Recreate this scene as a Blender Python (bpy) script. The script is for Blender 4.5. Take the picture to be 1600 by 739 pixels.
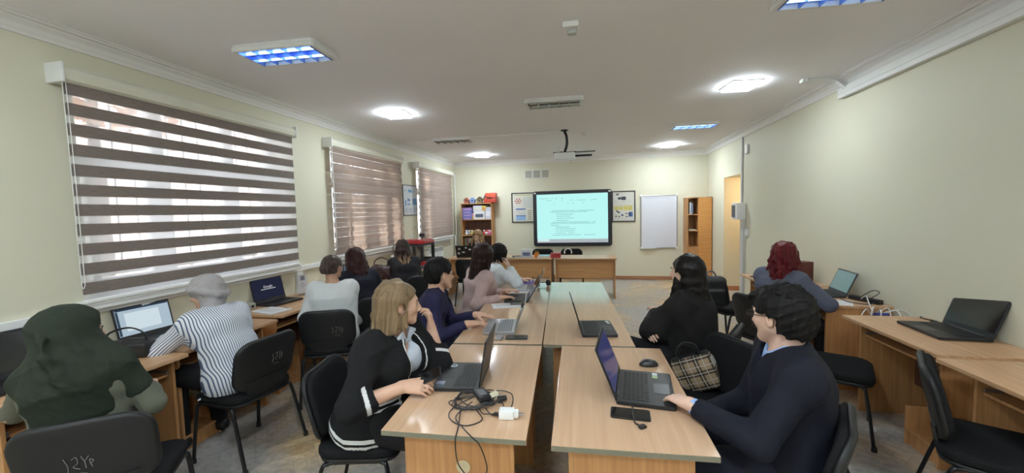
import bpy, bmesh, math, random
import numpy as np
from mathutils import Vector, Matrix
C = bpy.context.scene
for o in list(bpy.data.objects): bpy.data.objects.remove(o)
R = math.radians

# ------------------------------------------------------------------ camera, world, exposure
cam_d = bpy.data.cameras.new('camera'); cam = bpy.data.objects.new('camera', cam_d)
C.collection.objects.link(cam); C.camera = cam
YAW, PITCH, ROLL, CAM_H, FOC = 0.2050, 0.0620, -0.0256, 1.63, 610.25
_f = Vector((-math.sin(YAW)*math.cos(PITCH), math.cos(YAW)*math.cos(PITCH), -math.sin(PITCH)))
_r = Vector((math.cos(YAW), math.sin(YAW), 0)); _u = _r.cross(_f)
_r2 = _r*math.cos(ROLL)+_u*math.sin(ROLL); _u2 = -_r*math.sin(ROLL)+_u*math.cos(ROLL)
cam.matrix_world = Matrix(((_r2.x, _u2.x, -_f.x, 0), (_r2.y, _u2.y, -_f.y, 0), (_r2.z, _u2.z, -_f.z, CAM_H), (0, 0, 0, 1)))
cam_d.sensor_fit = 'HORIZONTAL'; cam_d.sensor_width = 36.0; cam_d.lens = 36.0*FOC/1600.0
cam_d.clip_start = 0.05; cam_d.clip_end = 200
C.view_settings.view_transform = 'Standard'; C.view_settings.look = 'None'
C.view_settings.gamma = 1.0; C.view_settings.exposure = 1.0; C.view_settings.use_curve_mapping = False
C.cycles.max_bounces = 7; C.cycles.diffuse_bounces = 4; C.cycles.glossy_bounces = 3
C.cycles.transmission_bounces = 5; C.cycles.transparent_max_bounces = 12
C.cycles.sample_clamp_indirect = 6.0; C.cycles.use_denoising = True
C.cycles.caustics_reflective = False; C.cycles.caustics_refractive = False

SKY, SUN, LED, TUBE, BOARD, REAR_FILL = 3.3, 9.0, 52.0, 2.0, 0.96, 62.0
w = bpy.data.worlds.new('overcast_sky'); C.world = w; w.use_nodes = True
w.node_tree.nodes['Background'].inputs[0].default_value = (0.88, 0.94, 1.0, 1)
w.node_tree.nodes['Background'].inputs[1].default_value = SKY
sun_d = bpy.data.lights.new('sun', 'SUN'); sun_d.energy = SUN; sun_d.angle = R(2); sun_d.color = (1.0, .9, .76)
sun = bpy.data.objects.new('sun', sun_d); C.collection.objects.link(sun)
sun.rotation_euler = Vector((0.85, 0.40, -0.33)).to_track_quat('-Z', 'Y').to_euler()

# ------------------------------------------------------------------ materials
MATS = {}
def nt(name):
    m = bpy.data.materials.new(name); m.use_nodes = True
    return m, m.node_tree.nodes, m.node_tree.links, m.node_tree.nodes['Principled BSDF']
def mat(name, col, rough=.5, metal=0., var=.06, scale=30., bump=0., bscale=None, spec=.5, emit=None, es=0., coat=0., sheen=0.):
    if name in MATS: return MATS[name]
    m, n, l, b = nt(name)
    tc = n.new('ShaderNodeTexCoord')
    tx = n.new('ShaderNodeTexNoise'); tx.inputs['Scale'].default_value = scale; tx.inputs['Detail'].default_value = 4
    l.new(tc.outputs['Object'], tx.inputs['Vector'])
    mr = n.new('ShaderNodeMapRange'); mr.inputs['To Min'].default_value = 1-var; mr.inputs['To Max'].default_value = 1+var
    l.new(tx.outputs['Fac'], mr.inputs['Value'])
    mx = n.new('ShaderNodeVectorMath'); mx.operation = 'MULTIPLY'; mx.inputs[0].default_value = col[:3]
    l.new(mr.outputs['Result'], mx.inputs[1]); l.new(mx.outputs[0], b.inputs['Base Color'])
    b.inputs['Roughness'].default_value = rough; b.inputs['Metallic'].default_value = metal
    b.inputs['Specular IOR Level'].default_value = spec
    if coat: b.inputs['Coat Weight'].default_value = coat
    if sheen: b.inputs['Sheen Weight'].default_value = sheen; b.inputs['Sheen Roughness'].default_value = .5
    if bump:
        t2 = n.new('ShaderNodeTexNoise'); t2.inputs['Scale'].default_value = bscale or scale*3; t2.inputs['Detail'].default_value = 3
        l.new(tc.outputs['Object'], t2.inputs['Vector'])
        bp = n.new('ShaderNodeBump'); bp.inputs['Strength'].default_value = bump; bp.inputs['Distance'].default_value = .01
        l.new(t2.outputs['Fac'], bp.inputs['Height']); l.new(bp.outputs['Normal'], b.inputs['Normal'])
    if emit: b.inputs['Emission Color'].default_value = (*emit, 1); b.inputs['Emission Strength'].default_value = es
    MATS[name] = m; return m
def ramp(n, l, src, stops):
    r = n.new('ShaderNodeValToRGB'); e = r.color_ramp.elements
    while len(e) < len(stops): e.new(.5)
    for k, (p, c) in enumerate(stops): e[k].position = p; e[k].color = (*c, 1)
    l.new(src, r.inputs['Fac']); return r.outputs['Color']
def wood(name, c1, c2, axis='y', rough=.38, spec=.5, scale=1.):
    if name in MATS: return MATS[name]
    m, n, l, b = nt(name)
    tc = n.new('ShaderNodeTexCoord'); mp = n.new('ShaderNodeMapping')
    s = {'x': (1.2, 28, 28), 'y': (28, 1.2, 28), 'z': (28, 28, 1.2)}[axis]
    mp.inputs['Scale'].default_value = [v*scale for v in s]
    l.new(tc.outputs['Object'], mp.inputs['Vector'])
    a = n.new('ShaderNodeTexNoise'); a.inputs['Scale'].default_value = 1.6; a.inputs['Detail'].default_value = 6; a.inputs['Distortion'].default_value = .6
    l.new(mp.outputs[0], a.inputs['Vector'])
    col = ramp(n, l, a.outputs['Fac'], [(.3, c1), (.52, tuple((x+y)/2 for x, y in zip(c1, c2))), (.72, c2)])
    l.new(col, b.inputs['Base Color'])
    b.inputs['Roughness'].default_value = rough; b.inputs['Specular IOR Level'].default_value = spec
    MATS[name] = m; return m
def emis(name, col, s):
    if name in MATS: return MATS[name]
    m, n, l, b = nt(name); n.remove(b); e = n.new('ShaderNodeEmission')
    e.inputs[0].default_value = (*col, 1); e.inputs[1].default_value = s if s > 1 else s*.52   # screens set against the exposure
    l.new(e.outputs[0], n['Material Output'].inputs[0]); MATS[name] = m; return m
def glassy(name, tint=(1, 1, 1), gl=.08, rough=.02):
    if name in MATS: return MATS[name]
    m, n, l, b = nt(name); n.remove(b)
    t = n.new('ShaderNodeBsdfTransparent'); t.inputs[0].default_value = (*tint, 1)
    g = n.new('ShaderNodeBsdfGlossy'); g.inputs['Roughness'].default_value = rough
    x = n.new('ShaderNodeMixShader'); x.inputs[0].default_value = gl
    l.new(t.outputs[0], x.inputs[1]); l.new(g.outputs[0], x.inputs[2]); l.new(x.outputs[0], n['Material Output'].inputs[0])
    MATS[name] = m; return m

# ------------------------------------------------------------------ mesh helpers
def bx(bm, c, s, rot=None, bev=0., seg=2):
    """box centred at c, size s, optional Matrix rot, bevelled"""
    M = Matrix.Translation(c) @ (rot.to_4x4() if rot is not None else Matrix.Identity(4)) @ Matrix.Diagonal((*s, 1))
    r = bmesh.ops.create_cube(bm, size=1, matrix=M)
    if bev > 0:
        es = {e for v in r['verts'] for e in v.link_edges}
        bmesh.ops.bevel(bm, geom=list(es), offset=min(bev, min(s)*.45), segments=seg, profile=.6, affect='EDGES')
def cyl(bm, a, b, r, r2=None, n=14, caps=True):
    a = Vector(a); b = Vector(b); d = b-a
    M = Matrix.Translation((a+b)/2) @ d.to_track_quat('Z', 'Y').to_matrix().to_4x4()
    bmesh.ops.create_cone(bm, cap_ends=caps, segments=n, radius1=r, radius2=r if r2 is None else r2, depth=d.length, matrix=M)
def ball(bm, c, r, s=(1, 1, 1), u=14, v=10, rot=None):
    M = Matrix.Translation(c) @ (rot.to_4x4() if rot is not None else Matrix.Identity(4)) @ Matrix.Diagonal((r*s[0], r*s[1], r*s[2], 1))
    bmesh.ops.create_uvsphere(bm, u_segments=u, v_segments=v, radius=1, matrix=M)
def spline(pts, n=8, closed=False):
    """Catmull-Rom"""
    P = [Vector(p) for p in pts]; out = []
    m = len(P); rng = range(m if closed else m-1)
    for i in rng:
        p0 = P[(i-1) % m] if (closed or i > 0) else P[0]*2-P[1]
        p1 = P[i]; p2 = P[(i+1) % m]
        p3 = P[(i+2) % m] if (closed or i+2 < m) else P[-1]*2-P[-2]
        for k in range(n):
            t = k/n
            out.append(.5*((2*p1)+(p2-p0)*t+(2*p0-5*p1+4*p2-p3)*t*t+(3*p1-p0-3*p2+p3)*t**3))
    if not closed: out.append(P[-1])
    return out
def tube(bm, pts, r, n=8, caps=True, flat=1., up=(0, 0, 1)):
    """sweep an (elliptic) ring along pts; r number or list"""
    P = [Vector(p) for p in pts]; rings = []; ref = Vector(up)
    for i, p in enumerate(P):
        t = (P[min(i+1, len(P)-1)]-P[max(i-1, 0)])
        if t.length < 1e-9: t = Vector((0, 0, 1))
        t.normalize(); s = t.cross(ref)
        if s.length < 1e-3: s = t.cross(Vector((1, 0, 0))) if abs(t.x) < .9 else t.cross(Vector((0, 1, 0)))
        s.normalize(); q = s.cross(t); ref = q
        rr = r[i] if hasattr(r, '__len__') else r
        rings.append([bm.verts.new(p+s*math.cos(a)*rr+q*math.sin(a)*rr*flat) for a in [2*math.pi*k/n for k in range(n)]])
    for A, B in zip(rings, rings[1:]):
        for k in range(n): bm.faces.new((A[k], A[(k+1) % n], B[(k+1) % n], B[k]))
    if caps: bm.faces.new(rings[0][::-1]); bm.faces.new(rings[-1])
def prism(bm, poly, z0, z1, bev=0.):
    """polygon (x,y) list extruded from z0 to z1"""
    a = [bm.verts.new((x, y, z0)) for x, y in poly]; b = [bm.verts.new((x, y, z1)) for x, y in poly]
    n = len(poly); fs = [bm.faces.new(a[::-1]), bm.faces.new(b)]
    for i in range(n): fs.append(bm.faces.new((a[i], a[(i+1) % n], b[(i+1) % n], b[i])))
    bmesh.ops.recalc_face_normals(bm, faces=fs)
    if bev:
        es = {e for f in fs for e in f.edges}
        bmesh.ops.bevel(bm, geom=list(es), offset=bev, segments=2, profile=.6, affect='EDGES')
def lathe(bm, prof, n=20, at=(0, 0, 0)):
    rings = []
    for r, z in prof:
        rings.append([bm.verts.new((at[0]+r*math.cos(2*math.pi*k/n), at[1]+r*math.sin(2*math.pi*k/n), at[2]+z)) for k in range(n)])
    for A, B in zip(rings, rings[1:]):
        for k in range(n): bm.faces.new((A[k], A[(k+1) % n], B[(k+1) % n], B[k]))
    bm.faces.new(rings[0][::-1]); bm.faces.new(rings[-1])
def rrect(w, h, r, n=4, cx=0, cy=0):
    out = []
    for sx, sy, a0 in ((1, 1, 0), (-1, 1, 90), (-1, -1, 180), (1, -1, 270)):
        for k in range(n+1):
            a = R(a0+90*k/n); out.append((cx+sx*(w/2-r)+r*math.cos(a), cy+sy*(h/2-r)+r*math.sin(a)))
    return out
def obj(name, bm, m, parent=None, loc=None, rotz=0, smooth=False, auto=True):
    me = bpy.data.meshes.new(name)
    if isinstance(bm, bpy.types.Mesh): me = bm
    else:
        bmesh.ops.recalc_face_normals(bm, faces=bm.faces[:]); bm.to_mesh(me); bm.free()
    if m and not me.materials:
        for k in (m if isinstance(m, (list, tuple)) else [m]): me.materials.append(k)
    if smooth and not isinstance(bm, bpy.types.Mesh):
        me.polygons.foreach_set('use_smooth', [True]*len(me.polygons))
        if auto:
            try: me.set_sharp_from_angle(angle=R(40))
            except Exception: pass
    o = bpy.data.objects.new(name, me); C.collection.objects.link(o)
    if parent: o.parent = parent
    if loc is not None: o.location = loc
    o.rotation_euler.z = rotz
    return o
def B(): return bmesh.new()
def tag(o, label, cat, group=None, kind=None):
    if label: o['label'] = label
    if cat: o['category'] = cat
    if group: o['group'] = group
    if kind: o['kind'] = kind
    return o
def thing(name, label, cat, loc=(0, 0, 0), rotz=0, group=None):
    o = bpy.data.objects.new(name, None); C.collection.objects.link(o); o.empty_display_size = .1
    o.location = loc; o.rotation_euler = (0, 0, rotz); return tag(o, label, cat, group)
def struct(name, bm, m, parent=None, smooth=False):
    o = obj(name, bm, m, parent, smooth=smooth)
    if not parent: o['kind'] = 'structure'
    return o
def dup(root, loc, rotz, label, group=None):
    r = root.copy(); C.collection.objects.link(r); r.location = loc; r.rotation_euler = (0, 0, rotz)
    r['label'] = label
    if group: r['group'] = group
    for ch in list(root.children):
        c = ch.copy(); C.collection.objects.link(c); c.parent = r
        for g in list(ch.children):
            d = g.copy(); C.collection.objects.link(d); d.parent = c
    return r
# ------------------------------------------------------------------ the setting
XL, XR, YB, YF, ZC, ZK = -3.40, 2.487, 9.397, -5.0, 2.897, 2.787
def paint(name, col, rough=.55):
    return mat(name, col, rough, var=.035, scale=1.3, bump=.05, bscale=160, spec=.3)
M_wall = paint('cream_wall_paint', (.69, .67, .535))
M_ceil = paint('white_ceiling_paint', (.92, .915, .95), .7)
M_corn = mat('cornice_plaster', (.80, .79, .77), .6, var=.02)
M_white = mat('white_plastic', (.82, .83, .82), .4, var=.02)
M_black = mat('black_plastic', (.012, .012, .014), .38, var=.1)
M_dmetal = mat('dark_metal', (.02, .02, .022), .35, .6, var=.05)
M_chrome = mat('chrome', (.75, .76, .78), .18, 1., var=.03)
M_steel = mat('steel', (.5, .5, .52), .35, .9, var=.04)
M_beech = wood('beech_laminate', (.50, .285, .145), (.68, .425, .25), 'y', .30)
M_beech_x = wood('beech_laminate_cross', (.50, .285, .145), (.68, .425, .25), 'x', .30)
M_panel = wood('orange_beech_panel', (.47, .225, .085), (.63, .335, .14), 'z', .42)
M_panel_x = wood('orange_beech_panel_cross', (.47, .24, .09), (.62, .345, .15), 'x', .42)
M_raw = mat('raw_chipboard', (.20, .185, .13), .85, var=.25, scale=180, bump=.3)
M_dwood = wood('dark_shelf_back', (.11, .045, .03), (.19, .085, .055), 'z', .5)

# parquet: herringbone blocks with their own tones
def build_floor():
    Wp, Lp = .07, .42; vs = []; fs = []; cols = []
    rnd = random.Random(3); ca, sa = math.cos(R(45)), math.sin(R(45)); g = .0006
    cx, cy = (XL+XR)/2, 3.9
    def plank(x0, y0, x1, y1):
        X = ((x0+x1)/2)*ca-((y0+y1)/2)*sa+cx; Y = ((x0+x1)/2)*sa+((y0+y1)/2)*ca+cy
        if not (XL-.3 < X < XR+1.2 and YF-.3 < Y < YB+.3): return
        k = len(vs)
        for (x, y) in ((x0+g, y0+g), (x1-g, y0+g), (x1-g, y1-g), (x0+g, y1-g)):
            vs.append((min(max(x*ca-y*sa+cx, XL), XR+1.0), min(max(x*sa+y*ca+cy, YF), YB), 0))
        fs.append((k, k+1, k+2, k+3)); cols.append((rnd.random(), 1 if x1-x0 > y1-y0 else 0))
    for m in range(-36, 37):
        for n in range(-240, 241):
            ox, oy = n*Wp+m*Lp, n*Wp-m*Lp
            plank(ox, oy, ox+Lp, oy+Wp); plank(ox+Lp, oy+Wp-Lp, ox+Lp+Wp, oy+Wp)
    k = len(vs)
    me = bpy.data.meshes.new('floor'); me.from_pydata(vs, [], fs)
    a = me.attributes.new('tone', 'FLOAT', 'FACE'); a.data.foreach_set('value', [c[0] for c in cols])
    m, n, l, b = nt('herringbone_parquet')
    at = n.new('ShaderNodeAttribute'); at.attribute_name = 'tone'
    tc = n.new('ShaderNodeTexCoord')
    tone = ramp(n, l, at.outputs['Fac'], [(0, (.42, .27, .13)), (.45, (.58, .41, .22)), (.8, (.64, .47, .26)), (1, (.68, .52, .32))])
    ns = n.new('ShaderNodeTexNoise'); ns.inputs['Scale'].default_value = .9; ns.inputs['Detail'].default_value = 6; ns.inputs['Roughness'].default_value = .62
    l.new(tc.outputs['Object'], ns.inputs['Vector'])
    wr = ramp(n, l, ns.outputs['Fac'], [(.38, (0, 0, 0)), (.55, (.9, .9, .9))])
    mx = n.new('ShaderNodeMixRGB'); mx.inputs['Color2'].default_value = (.41, .405, .40, 1)
    l.new(wr, mx.inputs['Fac']); l.new(tone, mx.inputs['Color1'])
    fine = n.new('ShaderNodeTexNoise'); fine.inputs['Scale'].default_value = 22; fine.inputs['Detail'].default_value = 5
    l.new(tc.outputs['Object'], fine.inputs['Vector'])
    fr = ramp(n, l, fine.outputs['Fac'], [(.3, (.72, .72, .72)), (.7, (1.1, 1.1, 1.1))])
    mu = n.new('ShaderNodeMixRGB'); mu.blend_type = 'MULTIPLY'; mu.inputs['Fac'].default_value = 1
    l.new(mx.outputs[0], mu.inputs['Color1']); l.new(fr, mu.inputs['Color2']); l.new(mu.outputs[0], b.inputs['Base Color'])
    rr = n.new('ShaderNodeMapRange'); rr.inputs['To Min'].default_value = .22; rr.inputs['To Max'].default_value = .5
    l.new(ns.outputs['Fac'], rr.inputs['Value']); l.new(rr.outputs[0], b.inputs['Roughness'])
    me.materials.append(m); me.materials.append(M_raw)
    o = bpy.data.objects.new('floor', me); C.collection.objects.link(o); o['kind'] = 'structure'
    bm = B(); bx(bm, ((XL+XR+1)/2, (YB+YF)/2, -.052), (XR-XL+1, YB-YF, .1)); obj('subfloor', bm, M_raw, o)
build_floor()

bm = B(); bx(bm, ((XL+XR)/2, (YB+YF)/2, ZC+.06), (XR-XL+.8, YB-YF+.8, .12)); struct('ceiling', bm, M_ceil)
WIN = [(-3.6, -1.4), (2.02, 3.82), (4.64, 6.36), (7.22, 8.86)]; WZ0, WZ1 = 1.10, 2.60; WT = .34  # first window, behind the camera, is added to let in more daylight
bm = B(); y = YF
for (a, b_) in WIN+[(YB, None)]:
    bx(bm, (XL-WT/2, (y+a)/2, ZC/2), (WT, a-y, ZC))
    if b_ is not None:
        bx(bm, (XL-WT/2, (a+b_)/2, WZ0/2), (WT, b_-a, WZ0)); bx(bm, (XL-WT/2, (a+b_)/2, (WZ1+ZC)/2), (WT, b_-a, ZC-WZ1)); y = b_
struct('wall_left', bm, M_wall)
DY0, DY1, DZ = 7.40, 8.25, 2.185
bm = B()
bx(bm, (XR+.1, (YF+DY0)/2, ZC/2), (.2, DY0-YF, ZC)); bx(bm, (XR+.1, (DY1+YB+.2)/2, ZC/2), (.2, YB+.2-DY1, ZC))
bx(bm, (XR+.1, (DY0+DY1)/2, (DZ+ZC)/2), (.2, DY1-DY0, ZC-DZ))
struct('wall_right', bm, M_wall)
bm = B()
bx(bm, (XR+.6, DY1+.05, DZ/2), (.8, .1, DZ)); bx(bm, (XR+.6, DY0-.05, DZ/2), (.8, .1, DZ)); bx(bm, (XR+.6, (DY0+DY1)/2, DZ+.05), (.8, DY1-DY0+.2, .1))
struct('wall_doorway', bm, M_wall)
d = B(); bx(d, (XR+.97, (DY0+DY1)/2, DZ/2), (.05, DY1-DY0, DZ), bev=.004)
dr = struct('door_1', d, M_panel)
t = thing('doorway_lamp', 'warm round lamp on the ceiling of the right doorway', 'ceiling light', (XR+.55, 7.72, DZ))
bm = B(); lathe(bm, [(.11, 0), (.11, -.02), (.09, -.03)], 20); obj('base', bm, M_white, t, smooth=True)
bm = B(); lathe(bm, [(.09, -.03), (.08, -.06), (.04, -.08), (.0, -.082)], 20); obj('shade', bm, emis('warm_lamp', (1.0, .72, .42), 55.0), t, smooth=True)
h_ = B(); cyl(h_, (XR+.945, DY0+.1, 1.0), (XR+.90, DY0+.1, 1.0), .01); cyl(h_, (XR+.90, DY0+.1, 1.0), (XR+.90, DY0+.22, 1.0), .009); obj('door_handle', h_, M_steel, dr, smooth=True)
bm = B(); bx(bm, ((XL+XR)/2, YB+.1, ZC/2), (XR-XL+.4, .2, ZC)); struct('wall_back', bm, M_wall)
bm = B(); bx(bm, ((XL+XR)/2, YF-.1, ZC/2), (XR-XL+.4, .2, ZC)); struct('wall_rear', bm, M_wall)

# cornice: stepped profile (distance from wall, z) swept along each wall
CP = [(0, ZK), (.012, ZK), (.016, ZK+.02), (.022, ZK+.03), (.03, ZK+.055), (.05, ZK+.075), (.052, ZK+.085), (.075, ZK+.088), (.08, ZK+.10), (.092, ZK+.102), (.094, ZC), (0, ZC)]
def cornice(name, f0, f1):
    bm = B(); A = [bm.verts.new(f0(d, z)) for d, z in CP]; Z = [bm.verts.new(f1(d, z)) for d, z in CP]
    for k in range(len(CP)-1): bm.faces.new((A[k], A[k+1], Z[k+1], Z[k]))
    struct(name, bm, M_corn)
cornice('trim_1', lambda d, z: (XL+d, YF, z), lambda d, z: (XL+d, YB-d, z))
cornice('trim_2', lambda d, z: (XR-d, YF, z), lambda d, z: (XR-d, YB-d, z))
cornice('trim_3', lambda d, z: (XL+d, YB-d, z), lambda d, z: (XR-d, YB-d, z))
M_skirt = wood('skirting_wood', (.36, .16, .08), (.50, .25, .13), 'x', .4)
bm = B(); bx(bm, ((XL+XR)/2, YB-.009, .04), (XR-XL, .018, .08), bev=.004); struct('baseboard_back', bm, M_skirt)
bm = B(); bx(bm, (XR-.009, (YF+DY0)/2, .04), (.018, DY0-YF, .08), bev=.004); bx(bm, (XR-.009, (DY1+YB)/2, .04), (.018, YB-DY1, .08), bev=.004); struct('baseboard_right', bm, M_skirt)
bm = B(); bx(bm, (XR+.5, DY1-.009, .045), (.9, .018, .09), bev=.004); struct('baseboard_doorway', bm, M_skirt)
bm = B(); bx(bm, (XL+.009, (YF+YB)/2, .04), (.018, YB-YF, .08), bev=.004); struct('baseboard_left', bm, M_skirt)

# windows with white frames, glass, and the white grille outside
M_frame = mat('white_window_frame', (.80, .81, .82), .35, var=.02)
M_glass = glassy('window_glass', (.97, .99, 1), .05)
for i, (a, b_) in enumerate(WIN):
    L = b_-a; x = XL-.17; fr = .065
    bm = B()
    for yy in (a+fr/2, b_-fr/2): bx(bm, (x, yy, (WZ0+WZ1)/2), (.07, fr, WZ1-WZ0), bev=.006)
    for zz in (WZ0+fr/2, WZ1-fr/2): bx(bm, (x, (a+b_)/2, zz), (.07, L-2*fr, fr), bev=.006)
    wn = struct('window_%d' % (i if i else 4), bm, M_frame)
    bm = B(); cs = [a+L*.335, a+L*.70]
    for yy in cs: bx(bm, (x, yy, (WZ0+WZ1)/2), (.075, .10, WZ1-WZ0-.1), bev=.008)
    bx(bm, (x, (a+b_)/2, 2.13), (.075, L-.1, .09), bev=.008)
    e0 = [a+fr]+cs+[b_-fr]
    for u, v in zip(e0, e0[1:]):
        for zz in (WZ0+.10, 2.06): bx(bm, (x, (u+v)/2, zz), (.06, v-u-.05, .045), bev=.006)
        for yy in (u+.07, v-.07): bx(bm, (x, yy, (WZ0+2.1)/2), (.06, .045, 2.0-WZ0), bev=.006)
    obj('mullion', bm, M_frame, wn)
    bm = B(); bx(bm, (x, (a+b_)/2, (WZ0+WZ1)/2), (.006, L-.06, WZ1-WZ0-.06)); obj('pane', bm, M_glass, wn)
    bm = B(); bx(bm, (XL-.03, (a+b_)/2, WZ0-.015), (.26, L+.16, .03), bev=.008); bx(bm, (XL+.085, (a+b_)/2, WZ0-.03), (.02, L+.16, .055), bev=.006); obj('window_sill', bm, M_white, wn)
    bm = B()
    for k in range(13): cyl(bm, (XL-.42, a+.05+k*(L-.1)/12, WZ0-.05), (XL-.42, a+.05+k*(L-.1)/12, WZ1+.05), .007, n=6)
    for zz in (1.22, 1.75, 2.3): bx(bm, (XL-.42, (a+b_)/2, zz), (.012, L, .02))
    for k in range(12):
        yc = a+.05+(k+.5)*(L-.1)/12
        tube(bm, [(XL-.42, yc+.04*math.cos(t), 1.30+.04*math.sin(t)) for t in [2*math.pi*q/12 for q in range(13)]], .005, 5)
    obj('grille', bm, mat('grille_paint', (.25, .25, .26), .5), wn)

# outside: ground, a sunlit brick-orange house front and bare shrubs
M_out = mat('orange_render', (.80, .64, .56), .8, var=.35, scale=1.6)
bm = B(); bx(bm, (-12, 4, .25), (17, 30, .1)); struct('ground_outside', bm, mat('snowy_ground', (.75, .76, .78), .8, var=.12, scale=.8))
bm = B()
for (ya, yb, zt) in ((-6, 1.4, 5.0), (3.9, 4.9, 2.9), (4.9, 10.2, 5.6), (15, 22, 5.5)): bx(bm, (-9.3, (ya+yb)/2, .3+zt/2), (.4, yb-ya, zt))  # taller stretch added to keep the sun off the far blind
bx(bm, (-9.3, 8, .3+.6), (.3, 28, 1.2))
struct('wall_outside', bm, M_out)
t = thing('tree', 'reddish brown tree outside the middle window', 'tree', (-6.5, 4.0, .3))  # added where its crown blocks sun from the blind's upper part
bm = B(); tube(bm, spline([(0, 0, 0), (.05, .02, 1.2), (0, .05, 2.4), (.1, 0, 3.6)], 6), [.11]*6+[.09]*6+[.06]*6+[.03], 8); obj('trunk', bm, mat('bark', (.12, .08, .06), .9, var=.3), t, smooth=True)
bm = B(); r_ = random.Random(4)
for k in range(420):
    v = Vector((r_.gauss(0, .42), r_.gauss(0, .62), r_.gauss(0, .38))); v += Vector((0, 0, 3.2)); q = Matrix.Rotation(r_.uniform(0, 6), 3, 'Z') @ Matrix.Rotation(r_.uniform(0, 3), 3, 'X')
    bx(bm, v, (.13, .10, .006), q)
obj('foliage', bm, mat('russet_leaves', (.42, .20, .10), .8, var=.4, scale=8), t)
# ------------------------------------------------------------------ zebra blinds
def sheer_mat(name, dens):
    m, n, l, b = nt(name); n.remove(b)
    t = n.new('ShaderNodeBsdfTransparent'); d = n.new('ShaderNodeBsdfDiffuse'); d.inputs[0].default_value = (.85, .85, .86, 1)
    tr = n.new('ShaderNodeBsdfTranslucent'); tr.inputs[0].default_value = (.9, .9, .92, 1)
    a = n.new('ShaderNodeMixShader'); a.inputs[0].default_value = .6; l.new(d.outputs[0], a.inputs[1]); l.new(tr.outputs[0], a.inputs[2])
    x = n.new('ShaderNodeMixShader'); x.inputs[0].default_value = dens; l.new(t.outputs[0], x.inputs[1]); l.new(a.outputs[0], x.inputs[2])
    l.new(x.outputs[0], n['Material Output'].inputs[0]); return m
def band_mat(name, c1, c2, trans):
    m, n, l, b = nt(name); n.remove(b)
    tc = n.new('ShaderNodeTexCoord'); mp = n.new('ShaderNodeMapping'); mp.inputs['Scale'].default_value = (1, 6, 130)
    l.new(tc.outputs['Object'], mp.inputs['Vector'])
    ns = n.new('ShaderNodeTexNoise'); ns.inputs['Scale'].default_value = 3; ns.inputs['Detail'].default_value = 4; l.new(mp.outputs[0], ns.inputs['Vector'])
    col = ramp(n, l, ns.outputs['Fac'], [(.3, c1), (.7, c2)])
    d = n.new('ShaderNodeBsdfDiffuse'); l.new(col, d.inputs[0])
    tr = n.new('ShaderNodeBsdfTranslucent'); l.new(col, tr.inputs[0])
    x = n.new('ShaderNodeMixShader'); x.inputs[0].default_value = trans; l.new(d.outputs[0], x.inputs[1]); l.new(tr.outputs[0], x.inputs[2])
    l.new(x.outputs[0], n['Material Output'].inputs[0]); return m
M_sheer = sheer_mat('sheer_voile', .46); M_sheer2 = sheer_mat('thin_voile', .16)
M_band = band_mat('taupe_band_fabric', (.21, .175, .155), (.30, .255, .23), .16)
M_band2 = band_mat('warm_taupe_band_fabric', (.25, .195, .165), (.36, .285, .245), .30)
def zebra(label, ya, yb, offset, bm_mat, group=None):
    t = thing('zebra_blind', label, 'blind', (XL+.1, (ya+yb)/2, 1.0), 0, group); L = yb-ya
    v = B()
    prism(v, [(-.10, 1.535), (.005, 1.535), (.03, 1.55), (.04, 1.585), (.03, 1.62), (.0, 1.645), (-.10, 1.645)], -L/2-.02, L/2+.02)
    for p in v.verts: p.co = Vector((p.co.x, p.co.z, p.co.y))
    obj('cassette', v, mat('cassette_cream', (.72, .71, .60), .4, var=.02), t)
    for s in (-1, 1):
        e = B(); bx(e, (-.03, s*(L/2+.028), 1.59), (.15, .016, .125), bev=.012); obj('end_cap', e, M_white, t)
    P, Hb = .1306, (.078 if offset == 0 else .0640); top, bot = 1.545, .115
    for nm, x, off in (('front_fabric', 0, 0.), ('back_fabric', -.014, offset)):
        f = B(); z = top; band = False; k = 0
        edges = []; zz = 1.537-.037+off
        while zz > bot-.2:
            edges.append((zz+Hb/2, zz-Hb/2)); zz -= P
        cur = top; segs = []
        for (u, d_) in edges:
            u2, d2 = min(u, top), max(d_, bot)
            if u2 <= d2: continue
            if cur > u2: segs.append((cur, u2, 0))
            segs.append((u2, d2, 1)); cur = d2
        if cur > bot: segs.append((cur, bot, 0))
        for (u, d_, mi) in segs:
            q = [f.verts.new((x, s*L/2, zv)) for s, zv in ((-1, d_), (1, d_), (1, u), (-1, u))]
            fc = f.faces.new(q); fc.material_index = mi
        obj(nm, f, [M_sheer if offset == 0 else M_sheer2, bm_mat], t)
    r = B(); bx(r, (-.007, 0, .105), (.035, L+.01, .03), bev=.01); obj('bottom_rail', r, M_white, t)
    c = B()
    for dx in (0, .018): tube(c, spline([(.02, -L/2-.025+dx, 1.53), (.022, -L/2-.022+dx, .9), (.022, -L/2-.024+dx, .22)], 8), .0022, 5)
    tube(c, spline([(.022, -L/2-.024, .22), (.022, -L/2-.016, .20), (.022, -L/2-.006, .22)], 6), .0022, 5)
    obj('bead_chain', c, M_white, t)
zebra('open grey striped zebra blind on the nearest window, daylight between its bands', 1.93, 3.86, 0., M_band)
zebra('closed brown zebra blind with warm glow on the middle window behind the dark blazer', 4.53, 6.43, -.0653, M_band2)
zebra('closed brown zebra blind on the farthest window next to the bookcase', 7.12, 8.93, -.0653, M_band2)

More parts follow.
